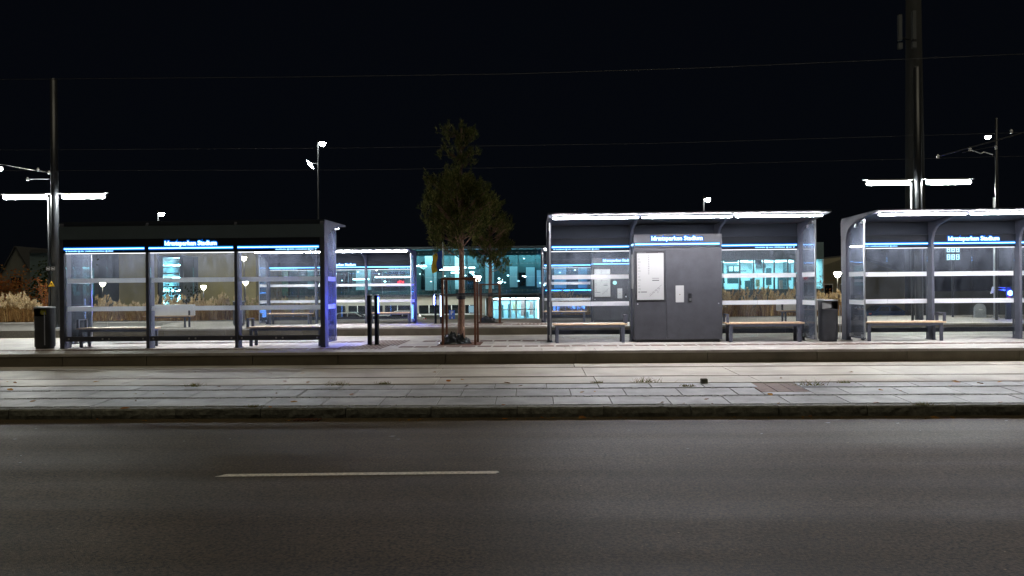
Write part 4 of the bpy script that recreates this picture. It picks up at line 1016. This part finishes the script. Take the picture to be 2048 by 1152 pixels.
for z in (-.2, .14):
    for i in range(3):
        x = -.2 + i * .2
        MB().box(x - .07, x + .07, -.012, -.002, z + .09, z + .12).box(x - .07, x + .07, -.012, -.002, z - .12, z - .09).box(x - .07, x + .07, -.012, -.002, z - .015, z + .015).box(x - .07, x - .04, -.012, -.002, z - .09, z + .09).box(x + .04, x + .07, -.012, -.002, z - .09, z + .09).build('digit', 'digit', ndp)

# ------------------------------------------------------------------ planting
def grass_mesh(seed):
    k = random.Random(seed); b = MB(); p = MB()
    for i in range(150):
        a_ = k.uniform(0, 6.283); r = abs(k.gauss(0, .22)); x, y = r * math.cos(a_), r * math.sin(a_); h = k.uniform(.35, .95); ln = k.uniform(.05, .5)
        dx_, dy_ = math.cos(a_) * ln, math.sin(a_) * ln; w_ = k.uniform(.006, .012); t_ = k.uniform(0, 3.14); ux, uy = w_ * math.cos(t_), w_ * math.sin(t_)
        q = [(x, y, 0), (x + dx_ * .25, y + dy_ * .25, h * .6), (x + dx_, y + dy_, h * k.uniform(.7, 1))]
        n = len(b.v); b.v += [(q[0][0] - ux, q[0][1] - uy, 0), (q[0][0] + ux, q[0][1] + uy, 0), (q[1][0] + ux * .7, q[1][1] + uy * .7, q[1][2]), (q[1][0] - ux * .7, q[1][1] - uy * .7, q[1][2]), q[2]]
        b.face([n, n + 1, n + 2, n + 3]); b.face([n + 3, n + 2, n + 4])
    for i in range(k.randint(12, 16)):
        a_ = k.uniform(0, 6.283); r = abs(k.gauss(0, .25)); x, y = r * math.cos(a_), r * math.sin(a_); h = k.uniform(.62, 1.0)
        d = Vector((math.cos(a_) * k.uniform(.02, .3), math.sin(a_) * .2, 1)).normalized(); base = Vector((x, y, h)); l = k.uniform(.16, .26)
        for s in range(26):                               # feathery plume: small slivers round the stalk
            f = (s + .5) / 26; c = base + d * l * f; rr = .042 * math.sin(math.pi * min(.97, f * .9 + .12)) + .006
            v = (d + Vector((k.gauss(0, .5), k.gauss(0, .5), k.gauss(0, .2)))).normalized(); sd = v.orthogonal().normalized() * rr * .75
            if s % 2: sd = v.cross(sd).normalized() * rr * .75
            p.poly([c - sd, c + sd, c + v * .075 + sd * .5, c + v * .085, c + v * .075 - sd * .5])
        b.tube((x * .6, y * .6, 0), tuple(base), .004, .003, 4, False)
    return b.mesh('blades', 'reed'), p.mesh('plumes', 'plume')
gm = [grass_mesh(s) for s in (1, 2, 3, 4)]
def grass(u, Y, label, s=1.0, i=[0]):
    i[0] += 1; x = at(u, 640, Y).x
    t = thing('plume_grass', label, 'grass clump', (x, Y, -.03), rnd.uniform(0, 6.28), 'plumed grasses in the long planting bed')
    t.scale = (s * rnd.uniform(.95, 1.2), s * rnd.uniform(.95, 1.2), s * rnd.uniform(.68, 1.16))
    b, p = gm[i[0] % 4]; link('blades', b, t); link('plumes', p, t)
for (u0, u1, n, lab, s) in ((-40, 66, 15, 'cream-plumed grass clump left of the left waste bin', 1.12), (140, 300, 13, 'plumed grass clump seen through the left bay of the left shelter', .95), (306, 470, 15, 'plumed grass clump seen through the middle bay of the left shelter', .98),
                            (500, 640, 11, 'plumed grass clump seen through the right bay of the left shelter', .9), (1112, 1180, 6, 'plumed grass clump seen through the left bay of the middle shelter', 1.0),
                            (1440, 1600, 15, 'plumed grass clump seen through the right bay of the middle shelter', 1.0), (1622, 1700, 7, 'plumed grass clump near the right waste bin', 1.12)):
    for j in range(n): grass(u0 + (u1 - u0) * (j + rnd.uniform(.1, .9)) / n, rnd.uniform(36.2, 37.9), lab, s)
def leaf_bush(name, label, u, Y, z0, h, r, n, mt, cat='bush', stem=True, lf=.05, seed=1):
    k = random.Random(seed); t = thing(name, label, cat, (at(u, 640, Y).x, Y, z0)); b = MB(); l = MB()
    for i in range(int(10 + n / 60)):
        a_ = k.uniform(0, 6.283); rr = r * k.uniform(.2, .9); hz_ = h * k.uniform(.45, 1)
        s_, e = Vector((0, 0, hz_ * .15)), Vector((rr * math.cos(a_), rr * math.sin(a_), hz_)); b.tube((0, 0, 0), s_, .02, .016, 5, False); b.tube(s_, e, .014, .004, 4, False)
        for j in range(int(n / (10 + n / 60))):
            c = s_.lerp(e, k.uniform(.25, 1.05)) + Vector((k.gauss(0, .16), k.gauss(0, .16), k.gauss(0, .12))) * r
            v = Vector((k.gauss(0, 1), k.gauss(0, 1), k.gauss(0, .6))).normalized() * lf; sd = v.orthogonal().normalized() * lf * .35
            l.poly([c, c + v * .5 + sd, c + v, c + v * .5 - sd])
    b.build('trunk', 'bark', t); l.build('crown', mt, t); return t
leaf_bush('autumn_shrub', 'small shrub with rusty red leaves beside the left mast', 90, 37.0, -.05, 2.15, .42, 420, 'autumn', lf=.11, seed=4)
leaf_bush('dark_tree', 'dim autumn tree before the gabled house at the left edge', 25, 62, -1.8, 5.0, 2.2, 2600, 'autumn', 'tree', lf=.22, seed=5)
leaf_bush('young_tree', 'slim young tree silhouetted on the glowing stair tower', 345, 58, -1.8, 4.6, .75, 330, 'dark_leaf', 'tree', lf=.22, seed=6)
leaf_bush('young_tree', 'slim young tree just right of the glowing stair tower', 386, 58, -1.8, 4.0, .8, 380, 'dark_leaf', 'tree', lf=.2, seed=7)
leaf_bush('bare_shrub', 'brown bare shrub before the hall, seen through the left shelter and far shelter', 568, 50, -1.6, 3.6, 1.1, 200, 'autumn', lf=.1, seed=8)
leaf_bush('leafy_tree', 'leafy tree before the cyan-lit building, seen in the side glass of the middle shelter', 1622, 60, -1.8, 4.8, 1.6, 1200, 'autumn', 'tree', lf=.14, seed=9)
leaf_bush('dark_tree', 'large dark tree standing behind the turquoise windows building', 118, 70, -1.8, 6.3, 3.0, 2600, 'dark_leaf', 'tree', lf=.3, seed=10)
ok = random.Random(12); un = MB()
for i in range(1700):                                   # low rusty ground cover between the grasses
    x = ok.uniform(-27, 19); y = ok.uniform(36.0, 38.2); h = ok.uniform(.04, .34) * (.55 + .45 * math.sin(x * 2.3) * math.sin(x * .9 + 1))
    if -10.4 < x < 1.0 or x > 15.3: continue
    v = Vector((ok.gauss(0, .12), ok.gauss(0, .12), h)); sd = Vector((ok.gauss(0, 1), ok.gauss(0, 1), 0)).normalized() * .035
    c = Vector((x, y, -.02)); un.poly([c - sd * .3, c + sd * .3, c + v * .6 + sd, c + v, c + v * .6 - sd])
o = un.build('ground_cover', 'reed'); o['kind'] = 'stuff'; o['label'] = 'low rusty brown ground cover in the planting bed'

# ------------------------------------------------------------------ weeds, leaves and litter
def tuft(u, v, z, label, s=1.0, n=80):
    s *= 1.3
    p = ground_hit(u, v, z); k = random.Random(int(u)); m_ = MB()
    for i in range(n):
        a_ = k.uniform(0, 6.283); h = k.uniform(.02, .065) * s; l = k.uniform(.02, .09) * s; x, y = k.gauss(0, .07) * s, k.gauss(0, .02) * s
        e = (x + math.cos(a_) * l, y + math.sin(a_) * l, h); t_ = k.uniform(0, 3.14); ux, uy = .004 * math.cos(t_), .004 * math.sin(t_)
        m_.poly([(x - ux, y - uy, 0), (x + ux, y + uy, 0), e])
    tag(m_.build('grass_tuft', 'weed', None, loc=tuple(p)), label, 'grass tuft', 'grass tufts in the paving joints')
zt0 = ztrk(13.5)
tuft(388, 773, zt0, 'grass tuft in the joint below the left shelter, far left one', 1.1); tuft(673, 771, zt0, 'grass tuft in the joint below the right end of the left shelter', 1.2)
tuft(770, 768, zt0, 'low grass tuft in the joint below the two slim posts', .8); tuft(1294, 765, zt0, 'tall spiky grass tuft in the joint below the ticket cabinet', 1.5)
tuft(1195, 766, zt0, 'tiny grass tuft in the joint left of the spiky one', .6); tuft(1622, 771, zt0, 'brown grass tuft at the right end of the inspection cover', 1.5)
tuft(1690, 766, zt0, 'small grass tuft right of the inspection cover', .7); tuft(1375, 773, zt0 - .02, 'low grass tuft left of the small dark block', .7)
tuft(507, 814, zpav(11.65), 'grass tuft at the kerb below the left shelter', .7); tuft(1846, 810, zpav(11.65), 'grass tuft at the kerb below the rightmost shelter', .8)
blk = ground_hit(1408, 768, zpav(13.2))
bo = MB(); bo.chbox(-.055, .055, -.05, .05, 0, .10, .012); tag(bo.build('stone_block', 'kerb_granite', None, loc=tuple(blk)), 'small dark stone block standing on the walkway left of the inspection cover', 'block')
lk = random.Random(9); lm = MB()
def leaf(p, s):
    a_ = lk.uniform(0, 6.283); u_ = Vector((math.cos(a_), math.sin(a_), lk.uniform(-.1, .25))) * s; v_ = Vector((-math.sin(a_), math.cos(a_), lk.uniform(-.2, .35))) * s * .6
    q = Vector(p) + Vector((0, 0, .008)); lm.poly([q - u_, q - u_ * .3 + v_, q + u_ * .4 + v_ * .8, q + u_, q + u_ * .3 - v_ + Vector((0, 0, .01)), q - u_ * .4 - v_])
for (u, v) in ((12, 764), (30, 766), (193, 764), (20, 783), (66, 800), (160, 787), (388, 775), (436, 778), (540, 748), (547, 747), (390, 746), (605, 748), (570, 763), (616, 765), (869, 746), (897, 762), (925, 760), (932, 777), (588, 800), (540, 808), (250, 810), (1014, 766), (1040, 776), (703, 789), (868, 745), (1563, 757), (1540, 788), (1752, 800), (1912, 764), (1960, 767), (2000, 764), (1900, 775), (1700, 745), (1010, 838), (1108, 834), (1165, 836), (1190, 834), (1240, 835), (1500, 832), (1620, 833), (1905, 836), (1870, 836)):
    d = ray(u, v); z = zpav(12.6) if v < 820 and v > 767 else (ztrk(14.4) if v <= 767 else RZ)
    p = ground_hit(u, v, z)
    if v > 767 and v < 820: p.z = zpav(p.y); 
    leaf(p, lk.uniform(.04, .085))
for i in range(26):
    yy_ = lk.choice((13.05, 12.33, 11.64, 12.7, 12.0)) + lk.gauss(0, .04); leaf((lk.uniform(-11, 11), yy_, zpav(yy_)), lk.uniform(.02, .05))
for i in range(60): leaf((lk.uniform(-11, 11), lk.uniform(11.15, 11.4), RZ), lk.uniform(.012, .03))
o = lm.build('fallen_leaves', 'dead_leaf'); o['kind'] = 'stuff'; o['label'] = 'scattered brown fallen leaves on walkway and gutter'
lt = MB()
for (u, v, s) in ((30, 879, .03), (72, 858, .02), (42, 912, .025), (368, 883, .03), (460, 878, .03), (784, 873, .045), (796, 879, .03), (40, 926, .02), (1258, 861, .02), (1571, 841, .02), (1523, 868, .025), (1655, 846, .04), (1795, 847, .03), (1840, 862, .02), (2012, 842, .03), (1375, 898, .02)):
    p = ground_hit(u, v, RZ); a_ = lk.uniform(0, 3); u_ = Vector((math.cos(a_) * .4 + .8, math.sin(a_) * .5, 0)) * s; v_ = Vector((-.2, .8, 0)) * s * .6
    q = p + Vector((0, 0, .006)); lt.poly([q - u_, q + v_ * .6, q + u_ + v_ * .2, q + u_ * .3 - v_])
o = lt.build('paper_scraps', 'paper'); o['kind'] = 'stuff'; o['label'] = 'tiny pale scraps lying on the asphalt'
